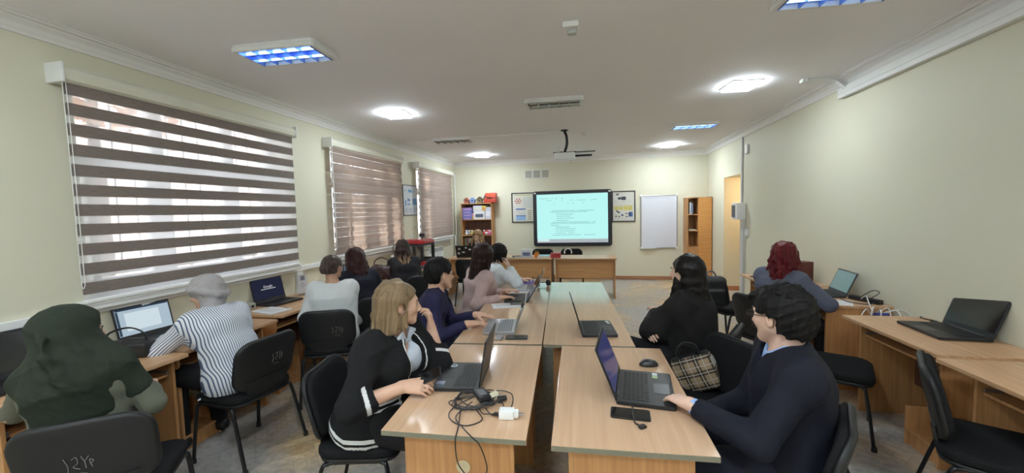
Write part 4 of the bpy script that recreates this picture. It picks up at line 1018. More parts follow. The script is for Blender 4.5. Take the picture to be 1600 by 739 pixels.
    def top(s, name, m, o=.012, sleeve=.97, neckr=.068, neckdrop=.0, hem=None, disp=None, extra=None, subs=None, paint=None, pat=None, mats=None, h=None, k=.04, armo=None, sc_arm=1., drape=0.):
        S = Sdf(); ao = o*.7 if armo is None else armo*.62
        s.arms(S, ao, sleeve, .02, sc_arm)
        for sd, A in s.arm.items():
            E, W = A['E'], A['W']; e = E+(W-E)*sleeve; u = unit(W-E); S.ell(e+u*.075, (.078, .078, .078), None, .004, '-')
        s.torso(S, o, k, drape)
        if extra: extra(S, s)
        if neckr: S.seg(s.nb-s.U*(.012+neckdrop)+s.fr*.012, s.nb+s.U*.12+s.fr*.035, neckr, neckr*1.15, .012, op='-')
        if subs: subs(S, s)
        if hem is not None: S.cut((0, 0, -1), (0, 0, hem))
        return obj(name, sdf_mesh(name, S, h or s.h, disp=disp, mats=mats or [m], paint=paint, pat=pat), None, s.root)
    def bottom(s, name, m, o=.008, to=.97, disp=None):
        S = Sdf(); s.legs_(S, o, .03, to)
        S.seg(s.P-V3(0, .01, .01), s.wa-s.U*.05, .168*s.w+o, .145*s.w+o, .04, s.lat0, .74, .72)
        for q in (-1, 1): S.ell(s.P+V3(q*.085*s.w, -.03, -.01), np.array([.10*s.w, .115*s.w, .095])+o, None, .04)
        return obj(name, sdf_mesh(name, S, max(s.h, .007), disp=disp, mats=[m]), None, s.root)
    def shoes(s, m):
        for sd, (hp, kn, an) in s.leg.items():
            S = Sdf(); S.seg(an+V3(0, -.03, -.03), an+V3(0, .06, -.035), .045, .045, .02); S.seg(an+V3(0, .06, -.04), an+V3(0, .17, -.052), .044, .032, .02, V3(1, 0, 0), .8, .8); S.cut((0, 0, -1), (0, 0, .003))
            obj('shoe', sdf_mesh('shoe', S, .008, mats=[m]), None, s.root)
    # hair -------------------------------------------------------------
    def hpat(s, twirl=0.):
        def f(V):
            q = (V-s.hc)@s.H; x = q[:, 0]; return x*2.6+np.sign(x)*q[:, 1]*2.6*np.clip((np.abs(x)-.045)/.035, 0, 1)+twirl*q[:, 2]
        return f
    def locks(s, S, n, ph0, length, rad=.017, flare=.0, jit=.012, seed=1, drop=None, k=.010, th0=5, lift=1.08, ph1=None, wave=0.):
        """locks from the crown over the skull then hanging. length(phi)->world z (local) of the tips"""
        r = random.Random(seed); hs = s.hs; c = np.array([0, -.012, .03])
        for i in range(n):
            ph = R(ph0+(360-2*ph0)*(i+.5)/n+r.uniform(-5, 5)) if ph1 is None else R(r.uniform(ph0, ph1))
            pts = []
            for th in (th0, 38, 62, 84, 100):
                a = R(th+r.uniform(-4, 4)); pts.append(s.hc+s.H@((c+np.array([.079*math.sin(a)*math.sin(ph), .100*math.sin(a)*math.cos(ph), .087*math.cos(a)])*lift)*hs))
            zt = length(math.degrees(ph)); p = pts[-1]; out = s.H@np.array([math.sin(ph), math.cos(ph), 0]); nst = max(2, int((p[2]-zt)/.055))
            z0 = p[2]
            for j in range(1, nst+1):
                f = j/nst; q = p+out*flare*f+V3(r.uniform(-jit, jit), r.uniform(-jit, jit), 0); q = q.copy(); q[2] = z0+(zt+r.uniform(-.015, .015)-z0)*f
                if wave: q += out*wave*math.sin(j*1.9+i)
                if drop is not None: q = q+drop(f, math.degrees(ph))
                pts.append(q)
            m = len(pts); S.path(pts, [rad*.8]+[rad*(1.05-.45*max(0, (j-4)/(max(m-5, 1)))) for j in range(1, m)], k)
    def cap(s, S, t=.012, front=(.085, .066), nape=-.06, slope=1.0, curl=0., ears=True):
        hs = s.hs; h = s.hp
        S.ell(h(0, -.014, .032), (np.array([.077, .097, .084])+t)*hs, s.H, .01); S.ell(h(0, -.035, -.01), (np.array([.066, .066, .075])+t*.9)*hs, s.H, .02)
        n = s.H@unit(np.array([0, slope, -1.0])); S.cut(n, h(0, front[0], front[1])); S.cut(s.H@np.array([0, 0, -1.]), h(0, 0, nape))
        if ears:
            for q in (-1, 1): S.ell(h(q*.085, -.002, -.018), np.array([.03, .030, .036])*hs, s.H, .008, '-')
    def hair(s, S, m, name='hair', disp=None, h=None, twirl=0., pat=None):
        return obj(name, sdf_mesh(name, S, h or s.h, disp=disp, mats=[m], smooth=1, pat=pat or s.hpat(twirl)), None, s.root)
    def glasses(s, m, rnd=False):
        h = s.hp; bm = B()
        for q in (-1, 1):
            W_, H_ = (.023, .020)
            pts = [tuple(h(q*.032+W_*math.cos(t), .104-.010*abs(math.cos(t)*.6+q*q*.4)*(1 if q*math.cos(t) > 0 else .2), .002+H_*math.sin(t)*(1 if rnd else .85))) for t in [2*math.pi*k/18 for k in range(19)]]
            tube(bm, pts, .0017, 6); tube(bm, [tuple(h(q*.055, .095, .006)), tuple(h(q*.073, .06, .008)), tuple(h(q*.083, -.005, .012)), tuple(h(q*.084, -.02, -.004))], .0017, 6)
        tube(bm, [tuple(h(-.010, .106, .006)), tuple(h(0, .110, .010)), tuple(h(.010, .106, .006))], .0016, 6)
        g = obj('glasses', bm, m, s.root, smooth=True)
        bm = B()
        for q in (-1, 1):
            v = [bm.verts.new(tuple(h(q*.032+.021*math.cos(t), .1005, .002+.0165*math.sin(t)))) for t in [2*math.pi*k/14 for k in range(14)]]; bm.faces.new(v)
        obj('lens', bm, glassy('lens_glass', (.95, .97, .98), .12), g)
def spl3(a, b, c): return [np.array(v) for v in spline([tuple(a), tuple(b), tuple(c)], 2)]
SK1 = skin('skin_light', (.62, .38, .27)); SK2 = skin('skin_medium', (.52, .30, .20)); SK3 = skin('skin_pale', (.68, .45, .34))
M_trou = cloth('black_trousers', (.012, .012, .014)); M_shoe = mat('black_shoe', (.015, .014, .014), .4)
M_denim = cloth('dark_denim', (.03, .04, .07))
BLK = ((.004, .0035, .004), (.022, .018, .018))
H_black = hair_mat('black_hair', (.003, .003, .003), (.014, .012, .012), .55)

# 1 green headscarf
p = Person('woman in a dark green headscarf with her elbow hooked over the chair back', -2.31, 1.31, 37, .93, 1.06, lean=6, side=-5, look=(-22, -6, 0), h=.0055, sk=SK1,
    hands={'R': dict(w=(-2.36, 1.62, .74), pole=(.9, -.35, -.45)), 'L': dict(w=(-2.68, 1.50, .79), pole=(-.5, -.8, -.7))},
    legs={1: ((-2.60, 1.66, .54), (-2.58, 1.68, .085)), -1: ((-2.72, 1.54, .54), (-2.70, 1.56, .085))})
p.body(); p.bottom('trousers', M_trou); p.shoes(M_shoe)
p.top('blouse', cloth('sage_blouse', (.135, .14, .105), .8), .010, .95, armo=.026, disp=folds(3, .007, 26), hem=.45)
S = Sdf(); h = p.hp
S.ell(h(0, -.016, .022), np.array([.098, .122, .110]), p.H, .02); S.ell(h(0, .0, -.05), (.090, .10, .10), p.H, .03)
S.seg(h(0, -.05, .01), p.nb-p.fr*.04-p.U*.03, .098, .118, .05); S.seg(p.nb-p.fr*.04-p.U*.02, p.ch-p.fr*.05+p.U*.02, .118, .150, .05, p.lat, .85, .82)
S.seg(p.ch-p.fr*.05+p.U*.03, p.wa-p.fr*.05+p.U*.05, .152, .150, .05, p.lat, .80, .74)
for q in (-1, 1): S.seg(h(q*.03, -.03, -.07), p.sh[q]-p.U*.005-p.lat*q*.0, .076, .086, .06)
S.seg(p.sh[1]-p.lat*.02, p.sh[1]+(p.arm[1]['E']-p.sh[1])*.55, .078, .074, .05)
S.seg(p.nb+p.fr*.09, p.ch+p.fr*.13, .09, .11, .05, p.lat, .6)
hb = p.sh[1]+(p.arm[1]['E']-p.sh[1])*.5
for k, (st, en, off) in enumerate(((h(.05, -.10, .07), hb+p.U*.05-p.fr*.03, .0), (h(.02, -.12, .03), hb-p.U*.0-p.fr*.05, .01), (h(-.02, -.13, -.01), p.ch+p.lat*.10-p.fr*.14, .0), (h(-.06, -.09, .05), p.ch-p.lat*.02-p.fr*.17, .02), (h(-.09, -.03, .03), p.ch-p.lat*.11-p.fr*.12, .01), (h(.085, .0, -.02), hb+p.U*.06+p.fr*.02, .01), (h(.03, -.12, .06), p.ch+p.lat*.05-p.fr*.165, .0))):
    mid = (st+en)/2-p.fr*(.05-off)*1.3+p.U*.0; S.path(spl3(st, mid, en), [.012, .017, .020, .020, .016], .028)
S.ell(h(0, .130, -.012), (.056, .072, .086), p.H, .015, '-')
f1 = folds(5, .013, 22, [(.5, .2, .9), (.9, 0, .5), (.3, .6, .7)]); f2 = folds(7, .006, 60, [(.7, .2, .6)])
obj('headscarf', sdf_mesh('headscarf', S, .005, disp=lambda P: f1(P)*np.clip((p.hc[2]+.06-P[:, 2])/.12+.25, .25, 1)+f2(P)*.5, mats=[cloth('green_scarf', (.022, .030, .020), .85, var=.2, scale=60)], smooth=2), None, p.root)
bm = B()
for q in ((-.03, -.12, .09), (.03, -.09, .11)): ball(bm, tuple(h(*q)), .004)
obj('scarf_pin', bm, M_chrome, p.root, smooth=True); p.glasses(M_dmetal)

# 2 striped shirt, grey scarf
p = Person('woman in a blue and white striped shirt and light grey headscarf leaning on the desk', -2.46, 2.22, 82, 1.0, 1.04, lean=27, look=(108, -16, 0), h=.0055, sk=SK1, fwd=.03,
    hands={'L': dict(w=(-3.02, 2.20, .785), pole=(.1, -.9, -.6)), 'R': dict(w=(-3.02, 2.42, .785), pole=(.2, .6, -.8))})
p.body(); p.bottom('trousers', M_trou); p.shoes(M_shoe)
def strpat(V, p=p):
    d = V-p.wa; ang = np.arctan2(d@p.latm, -(d@p.fr)); out = d@p.latm*.8+ang*.045
    for sd, A in p.arm.items():
        for a, b in ((p.sh[sd], A['E']), (A['E'], A['W'])):
            ab = b-a; L = np.linalg.norm(ab); u = ab/L; v = V-a; t = v@u; c = v-t[:, None]*u; r = np.linalg.norm(c, axis=1)
            e1 = unit(np.cross(u, p.U+V3(.1, .2, .05))); e2 = np.cross(u, e1); m = (t > (.06 if a is p.sh[sd] else -.01)) & (t < L+.05) & (r < .105) & ((V-p.P)@p.latm*sd > .10 if a is p.sh[sd] else r < .10)
            out[m] = (np.arctan2(c@e2, c@e1)*.058)[m]
    return out+.002*np.sin(V@V3(30, 20, 40))
def shirtx(S, p): S.seg(p.P-V3(0, .02, .05), p.wa, .195, .165, .05, p.lat0, .78, .72); S.seg(p.nb-p.U*.02-p.fr*.0, p.nb+p.U*.03, .072, .062, .02)
p.top('shirt', stripe_mat('striped_shirt', (.74, .76, .80), (.10, .13, .22), .0145, .36), .024, .93, armo=.034, neckr=.055, extra=shirtx, disp=folds(21, .005, 20), hem=.475, pat=strpat, h=.005)
S = Sdf(); h = p.hp
S.ell(h(0, -.018, .030), (.098, .118, .104), p.H, .02); S.ell(h(0, -.045, -.035), (.078, .075, .085), p.H, .03); S.seg(h(0, -.04, -.03), p.nb+p.U*.0, .078, .072, .03)
S.ell(h(0, .13, -.035), (.062, .085, .085), p.H, .015, '-')
S.path([h(-.085, .05, .05), h(-.09, -.05, .0), h(-.05, -.11, -.045), h(0, -.12, -.06), h(.05, -.11, -.045), h(.09, -.05, .0), h(.085, .05, .05)], .022, .02)
obj('headscarf', sdf_mesh('headscarf', S, .0045, disp=folds(31, .006, 42, [(.2, .5, .9), (.6, .3, .8)]), mats=[cloth('grey_scarf', (.36, .34, .34), .8, scale=70)]), None, p.root)
bm = B()
e = p.P+V3(-.16, .05, -.0)
tube(bm, spline([tuple(e+V3(*q)) for q in ((0, 0, .10), (-.02, .01, .03), (-.015, .03, -.05), (.0, .05, -.10), (.03, .03, -.07))], 5), .006, 6); tube(bm, spline([tuple(e+V3(*q)) for q in ((0, 0, .10), (-.03, -.02, .02), (-.035, -.02, -.04), (-.02, .0, -.10), (-.05, .02, -.12))], 5), .006, 6)
obj('drawstring', bm, mat('cord_white', (.7, .7, .72), .7), p.root, smooth=True)

# 3 white sweater
p = Person('woman in a white sweater with pinned up greyish brown hair', -2.34, 3.13, 27, .98, 1.05, lean=4, look=(2, -2, 0), h=.006, sk=SK2,
    hands={'L': dict(w=(-2.56, 3.27, .62), pole=(-.35, -.5, -.8)), 'R': dict(w=(-2.28, 3.40, .60), pole=(.25, -.6, -1))})
p.body(); p.bottom('trousers', M_trou); p.shoes(M_shoe)
p.top('sweater', cloth('white_knit', (.66, .68, .68), .9, scale=160), .024, .93, armo=.036, neckr=.088, neckdrop=.035, disp=folds(41, .008, 22), hem=.47)
S = Sdf(); p.cap(S, .016, (.088, .058), -.055, 1.05, ears=True)
h = p.hp; S.ell(h(0, -.10, .0), (.058, .040, .052), p.H, .02); S.ell(h(.02, -.10, .035), (.05, .035, .04), p.H, .015)
S.ell(h(-.01, -.115, -.005), (.05, .036, .046), p.H@rotm(0, 0, .5), .012)
for q in ((-1, .03), (1, .02)): S.path([h(q[0]*.08, .055, .03), h(q[0]*.092, .035, -.04), h(q[0]*.085, .03, -.10)], [.010, .009, .004], .008)
p.hair(S, hair_mat('ash_brown_hair', (.022, .014, .011), (.13, .09, .075)), disp=folds(43, .008, 55))

# 4 dark blazer
p = Person('woman in a dark navy blazer with long dark reddish hair bent over the left desk', -2.47, 3.76, 45, 1.0, 1.02, lean=20, look=(50, -20, 0), h=.0065, sk=SK1,
    hands={'L': dict(w=(-2.85, 4.00, .785)), 'R': dict(w=(-2.58, 4.20, .785), pole=(.8, -.1, -.7))})
p.body(); p.bottom('trousers', M_trou); p.shoes(M_shoe)
p.top('blazer', cloth('navy_black_blazer', (.013, .014, .024), .8), .028, .95, armo=.034, disp=folds(51, .007, 20), hem=.44, drape=.05)
S = Sdf(); p.cap(S, .014, (.085, .06), -.2, 1.0, ears=False)
p.locks(S, 44, 62, lambda a: p.nb[2]-.10+.06*math.cos(R(a)), .020, flare=.03, seed=5, drop=lambda f, a: V3(.03*f, -.075*f*(abs(a-180) < 100), 0), k=.014)
p.hair(S, hair_mat('dark_auburn_hair', (.014, .0045, .006), (.055, .017, .017)), disp=folds(53, .006, 60, [(1, .3, .1)]))

# 5 black velvet top, dark hair with blond ends
p = Person('woman in a black velvet top with dark hair and blond ends beside the red printer', -2.55, 4.97, 38, 1.0, 1.0, lean=16, look=(30, -14, 0), h=.0075, sk=SK3,
    hands={'L': dict(w=(-2.86, 4.86, .785), pole=(.2, -.4, -1)), 'R': dict(w=(-2.56, 5.36, .785), pole=(.2, .1, -1))})
p.body(); p.bottom('trousers', M_trou); p.shoes(M_shoe)
p.top('velvet_top', cloth('black_velvet', (.008, .007, .009), .7, sheen=.12), .026, .60, armo=.036, disp=folds(61, .007, 22), hem=.45)
S = Sdf(); p.cap(S, .016, (.085, .06), -.1, 1.0, ears=False)
p.locks(S, 34, 58, lambda a: p.nb[2]-.13+.05*math.cos(R(a)*2), .019, flare=.04, seed=6, jit=.02, drop=lambda f, a: V3(0, -.05*f, 0), k=.008)
p.hair(S, hair_mat('ombre_hair', (.016, .010, .009), (.05, .032, .026), tip=((.40, .26, .15), float(p.nb[2]+.08), float(p.nb[2]-.06))), disp=folds(63, .008, 50))

# 6 teacher facing the class
p = Person('woman with long blond hair sitting behind the stickered laptop at the front', -2.38, 7.98, 178, .95, .95, hd=1.10, lean=8, look=(170, -22, 0), h=.0065, sk=SK3,
    hands={'L': dict(w=(-2.36, 7.72, .79)), 'R': dict(w=(-2.52, 7.72, .79))})
p.body(); p.bottom('trousers', M_trou); p.shoes(M_shoe)
p.top('blouse', cloth('dark_blouse', (.03, .028, .03)), .018, .95, disp=folds(71, .006, 24), hem=.45)
S = Sdf(); S.seg(p.nb-p.U*.02, p.nb+p.U*.075, .078, .07, .02); obj('collar', sdf_mesh('collar', S, .007, disp=folds(72, .006, 40), mats=[cloth('cream_collar', (.62, .56, .46))]), None, p.root)
S = Sdf(); p.cap(S, .014, (.086, .07), -.1, 1.0, ears=False)
p.locks(S, 36, 48, lambda a: p.nb[2]-.14, .021, flare=.085, seed=7, jit=.015, k=.008, wave=.006)
p.hair(S, hair_mat('honey_blond_hair', (.13, .07, .035), (.42, .27, .14)), disp=folds(73, .007, 50))

# 7 cardigan
p = Person('woman in a black cardigan with white trim holding a phone, hand at her chin', -1.17, 1.90, -94, 1.0, 1.20, lean=15, look=(-55, -4, 0), h=.0048, sk=SK1, hw=.165, fwd=.03, knee=(.40, .14),
    hands={'R': dict(w=(-.905, 1.70, .800), d=(1, .10, -.03), pn=(.1, .6, -.8), curl=(.55, .6, .65, .7), pole=(-.4, -.8, -.6), thumb=(.8, .5, .1)),
           'L': dict(w=(-.972, 2.19, .940), d=(-.12, .05, 1), pn=(-.9, -.2, 0), curl=(.75, .8, .95, 1.05), pole=(1, .25, -.9), thumb=(.8, .5, .25))})
p.body(); p.bottom('trousers', M_trou); p.shoes(M_shoe)
def collar(S, p):
    S.seg(p.nb-p.U*.005, p.nb+p.U*.035, .078, .070, .008)
def shsub(S, p): S.seg(p.nb+p.U*.03+p.fr*.06, p.nb-p.U*.10+p.fr*.16, .028, .008, .006, op='-')
p.top('shirt', cloth('white_blue_shirt', (.66, .72, .82), .8, scale=120), .008, .30, neckr=.062, neckdrop=-.02, extra=collar, subs=shsub, disp=folds(81, .006, 26), hem=.47, h=.006)
S = Sdf()
for q in (-1, 1):
    S.box(p.nb+p.U*.005+p.fr*.082+p.lat*q*.045, (.030, .006, .040), np.stack([unit(p.lat*.8-p.U*q*.5), unit(p.fr+p.U*.35), unit(p.U-p.fr*.35+p.lat*q*.5)], 1), .004, .003)
obj('collar', sdf_mesh('collar', S, .004, mats=[cloth('white_blue_shirt', (.66, .72, .82))]), None, p.root)
M_knit = cloth('black_knit', (.009, .009, .010), .92, scale=150); M_trim = cloth('white_trim', (.70, .70, .70), .9, scale=150)
wedge = lambda p: (p.nb+p.fr*.13+p.U*.10, p.ch+p.fr*.17, p.P+p.fr*.26+V3(0, 0, -.1))
def dwedge(P, p, gr=0.):
    a, b, c_ = wedge(p); d1 = _eval('seg', (a, b, .060+gr, .070+gr, None, 1, 1), P); d2 = _eval('seg', (b, c_, .070+gr, .075+gr, None, 1, 1), P); return np.minimum(d1, d2)
def cxtra(S, p):
    S.seg(p.wa, p.P-V3(0, .02, .06), .185, .25, .06, p.lat0, .76, .84); S.seg(p.P+V3(0, .05, -.03), p.P+V3(0, .19, -.03), .22, .19, .05, p.lat0, .55, .5)
    S.seg(p.ch, p.wa, .21, .20, .05, p.lat, .74)
def csub(S, p):
    a, b, c_ = wedge(p); S.seg(a, b, .060, .070, .004, op='-'); S.seg(b, c_, .070, .075, .004, op='-')
def cpaint(Q, p=p):
    w_ = dwedge(Q, p); m = (w_ > .010) & (w_ < .020) & ((Q-p.P)@p.fr > .02)
    hz = Q[:, 2]-.50*np.maximum(0, -Q[:, 1]-.03); m |= ((hz > .480) & (hz < .494) | (hz > .508) & (hz < .530)) & (Q[:, 1] < .25)
    for sd, A in p.arm.items():
        u = unit(A['W']-A['E']); L = np.linalg.norm(A['W']-A['E']); v = Q-A['E']; t = v@u; r = np.linalg.norm(v-t[:, None]*u, axis=1); m |= (r < .085) & (t > L*.40-.042) & (t < L*.40-.022)
    q = Q-(p.P+V3(.0, .10, .08)); pk = (q[:, 0] > .05) & (q[:, 1] > .0) & (q[:, 1] < .13) & (np.abs(np.abs(q[:, 2]-.02)-.016) < .0065); m |= pk
    return m
p.top('cardigan', M_knit, .030, .40, armo=.040, neckr=.080, neckdrop=.01, extra=cxtra, subs=csub, disp=folds(83, .008, 22), hem=.39, paint=cpaint, mats=[M_knit, M_trim], h=.0045)
S = Sdf(); p.cap(S, .016, (.080, .066), -.2, .95, ears=False)
p.locks(S, 46, 80, lambda a: p.hc[2]-.098-.025*math.cos(R(a-180)), .020, flare=.026, seed=8, jit=.006, k=.012)
p.locks(S, 16, 0, lambda a: p.hc[2]-.05, .014, seed=88, ph0=None if False else 0, ph1=None, th0=8, lift=1.10) if False else None
S.ell(p.hp(.096, -.004, -.010), (.026, .019, .031), p.H, .006, '-')
p.hair(S, hair_mat('dark_blond_hair', (.085, .055, .030), (.30, .205, .115)), disp=folds(85, .004, 70, [(1, .2, .05), (.2, 1, .05)]))

# 8 navy turtleneck
p = Person('man with short black hair in a dark navy turtleneck, hands by the silver laptop', -1.33, 2.92, -72, .985, 1.02, hd=1.13, neck=.142, lean=11, look=(-38, -3, 0), male=True, hw=.170, h=.0052, sk=SK1,
    hands={'R': dict(w=(-.945, 2.80, .79), d=(.85, .35, -.02), curl=(.25, .3, .35, .4)), 'L': dict(w=(-.955, 3.06, .79), d=(1, -.05, 0), curl=(.2, .25, .3, .3))})
p.body(); p.bottom('trousers', M_denim); p.shoes(M_shoe)
def roll(S, p): S.seg(p.nb-p.U*.02, p.nb+p.U*.055+p.fr*.012, .074, .068, .02)
p.top('turtleneck', cloth('navy_knit', (.022, .020, .060), .85, scale=140), .018, .95, armo=.022, neckr=.056, extra=roll, disp=folds(91, .007, 24), hem=.46)
S = Sdf(); p.cap(S, .014, (.086, .064), -.062, 1.0)
p.hair(S, H_black, disp=folds(93, .008, 90)); p.glasses(M_dmetal)

# 9 pink blouse
p = Person('woman in a pale pink blouse with very long straight dark hair', -1.22, 3.86, -48, 1.02, 1.05, lean=9, side=3, look=(-14, -3, 4), h=.0055, sk=SK1,
    hands={'R': dict(w=(-.90, 3.72, .79), pole=(.0, -.5, -1), d=(.9, .4, 0)), 'L': dict(w=(-.92, 4.02, .79), pole=(-.2, .4, -1))})
p.body(); p.bottom('trousers', M_denim); p.shoes(M_shoe)
p.top('blouse', cloth('dusty_pink_fabric', (.50, .37, .35), .85, scale=110), .022, .90, armo=.030, neckr=.07, disp=folds(101, .009, 22), hem=.46)
S = Sdf(); p.cap(S, .014, (.086, .064), -.2, 1.0, ears=False)
p.locks(S, 46, 66, lambda a: p.nb[2]-.20-.05*math.cos(R(a-180)), .019, flare=.0, seed=9, jit=.005, k=.013, drop=lambda f, a: V3(-.02*f, -.085*f, 0))
p.hair(S, hair_mat('dark_brown_hair', (.009, .0045, .0045), (.036, .018, .017), .34), disp=folds(103, .003, 70, [(1, .2, .05), (.2, 1, .05)]))

# 10 white dress shirt, dark hair, propping the head
p = Person('person in loose white clothes propping the face on one hand behind the pink blouse', -1.25, 4.48, -62, .97, .96, lean=17, look=(-40, -4, 0), h=.0065, sk=SK3,
    hands={'R': dict(w=(-.985, 4.50, .99), d=(-.35, .05, 1), pn=(-.8, 0, -.2), curl=(.6, .7, .8, .9), pole=(.35, -.45, -1)), 'L': dict(w=(-.86, 4.72, .79), pole=(0, .5, -1))})
p.body(); p.bottom('trousers', M_denim); p.shoes(M_shoe)
def wx(S, p):
    for sd, A in p.arm.items(): S.seg(A['E'], A['E']+(A['W']-A['E'])*.8, .075, .055, .03)
p.top('white_shirt', cloth('white_cotton', (.72, .77, .80), .85), .022, .86, armo=.030, neckr=.066, extra=wx, disp=folds(111, .011, 24), hem=.46)
S = Sdf(); p.cap(S, .018, (.088, .060), -.085, .9, ears=False)
p.locks(S, 24, 50, lambda a: p.hc[2]-.09, .018, seed=10, lift=1.1)
p.hair(S, H_black, disp=folds(113, .007, 70))

# 11 woman in black
p = Person('woman in a loose black pullover with long black hair, arms crossed, right of the tables', .68, 2.90, 62, 1.0, 1.10, lean=3, look=(50, 0, 0), h=.005, sk=SK3, hw=.158,
    hands={'R': dict(w=(.395, 2.875, .80), d=(-.1, -.9, -.35), pn=(.7, .2, -.6), curl=(.35, .4, .45, .5), pole=(-.3, .8, -.6)), 'L': dict(w=(.47, 3.09, .85), d=(-.2, .95, .1), pole=(-.45, -.75, -.55))},
    legs={-1: ((.255, 2.96, .60), (.40, 3.16, .16)), 1: ((.36, 3.10, .54), (.40, 3.12, .085))})
p.body(lips=(.40, .15, .14)); p.bottom('trousers', M_trou, .016); p.shoes(M_shoe)
def bxt(S, p):
    S.seg(p.ch, p.P-V3(0, .0, .03), .20, .215, .06, p.lat0, .78, .80)
    for sd, A in p.arm.items(): S.seg(p.sh[sd], A['E'], .085, .09, .04); S.seg(A['E'], A['E']+(A['W']-A['E'])*.75, .088, .058, .04)
p.top('pullover', cloth('black_wool', (.012, .011, .011), .92, scale=120), .030, .80, armo=.036, neckr=.072, extra=bxt, disp=folds(121, .011, 20), hem=.42, h=.0055)
S = Sdf(); p.cap(S, .013, (.084, .070), -.2, 1.0, ears=False)
p.locks(S, 42, 74, lambda a: p.nb[2]-.25 if abs(a-180) < 80 else p.nb[2]-.12, .018, flare=.012, seed=11, jit=.006, k=.012, drop=lambda f, a: V3(0, -.05*f if abs(a-180) < 90 else .05*f, 0))
S.ell(p.hp(-.085, .005, -.02), (.03, .022, .035), p.H, .01, '-')
p.hair(S, hair_mat('sleek_black_hair', (.004, .0035, .0035), (.016, .013, .012), .34, tip=((.10, .075, .05), float(p.nb[2]-.05), float(p.nb[2]-.25))), disp=folds(123, .003, 70, [(1, .2, .05)]))

# 12 red hair
p = Person('woman with wavy dark red hair in a grey blue jacket at the right wall', 1.61, 3.89, -60, 1.0, 1.06, lean=7, look=(-20, -8, 0), h=.006, sk=SK3, hw=.158,
    hands={'R': dict(w=(2.02, 3.93, .79), pole=(.2, -1, -.5)), 'L': dict(w=(1.98, 4.26, .79), pole=(-.3, .7, -.8))})
p.body(); p.bottom('trousers', M_trou); p.shoes(M_shoe)
p.top('jacket', cloth('grey_blue_jacket', (.095, .105, .15), .8), .028, .93, armo=.036, neckr=.07, disp=folds(131, .007, 20), hem=.44)
S = Sdf(); p.cap(S, .022, (.088, .060), -.2, 1.0, ears=False)
p.locks(S, 40, 55, lambda a: p.nb[2]-.08-.05*math.cos(R(a-180)), .023, flare=.025, seed=12, jit=.014, k=.010, wave=.010, drop=lambda f, a: V3(0, -.03*f, 0))
p.hair(S, hair_mat('deep_red_hair', (.045, .004, .007), (.17, .014, .018)), disp=folds(133, .010, 48))

# 13 suit
p = Person('man in a dark navy suit with glasses and black hair, hand on the laptop touchpad', .805, 1.77, 80, 1.035, 1.0, lean=3, look=(32, -5, 0), male=True, neck=.132, hw=.178, h=.0046, sk=SK3,
    hands={'L': dict(w=(.395, 1.705, .805), d=(-.45, .85, -.12), curl=(.25, .3, .35, .4), pole=(.25, -.75, -.75), thumb=(.7, .6, 0)), 'R': dict(w=(.47, 1.93, .64), pole=(.3, .3, -1))})
p.body(); p.bottom('trousers', cloth('navy_suit', (.0065, .0075, .0155), .78)); p.shoes(M_shoe)
def shc(S, p): S.seg(p.nb-p.U*.02, p.nb+p.U*.035+p.fr*.008, .076, .066, .012)
p.top('shirt', cloth('light_blue_shirt', (.34, .50, .85), .75, scale=150), .008, .985, neckr=.057, neckdrop=-.015, extra=shc, hem=.5, h=.0055, armo=.010)
def jx(S, p):
    S.seg(p.ch, p.P-V3(0, .0, .06), .195, .215, .05, p.lat0, .74, .78)
    S.seg(p.nb-p.fr*.050-p.lat*.05+p.U*.015, p.nb-p.fr*.050+p.lat*.05+p.U*.015, .034, .034, .02)
    for q in (-1, 1): S.seg(p.nb-p.U*.02, p.sh[q]+p.lat*q*.012, .074, .066, .03); S.seg(p.nb+p.lat*q*.062-p.fr*.02+p.U*.005, p.ch+p.fr*.135+p.lat*q*.05, .022, .030, .015, p.lat, 1., .5)
def jsub(S, p): S.seg(p.nb+p.fr*.10+p.U*.06, p.ch+p.fr*.20-p.U*.03, .058, .022, .006, op='-')
p.top('suit_jacket', cloth('navy_suit', (.0065, .0075, .0155), .78), .030, .93, armo=.036, neckr=.080, neckdrop=-.012, extra=jx, subs=jsub, disp=folds(141, .010, 18), hem=.43, h=.005)
S = Sdf(); p.cap(S, .022, (.086, .060), -.078, .95)
h = p.hp; r_ = random.Random(5)
for i in range(120):
    a = r_.uniform(0, 6.28); t = r_.uniform(.05, 1.25); q = np.array([.090*math.sin(t)*math.sin(a), -.016+.108*math.sin(t)*math.cos(a), .034+.100*math.cos(t)])
    if q[1] > .02 and q[2] < .07: continue
    S.ell(h(*q), np.array([.013, .017, .011])*r_.uniform(.8, 1.25), p.H@rotm(r_.uniform(0, 6), r_.uniform(-.5, .5), 0), .005)
for i in range(7): S.seg(h(-.05+.016*i, .070, .085), h(-.055+.017*i, .098, .068+.012*(i % 2)), .016, .009, .010)
p.hair(S, H_black, disp=folds(143, .010, 85)); p.glasses(M_dmetal)
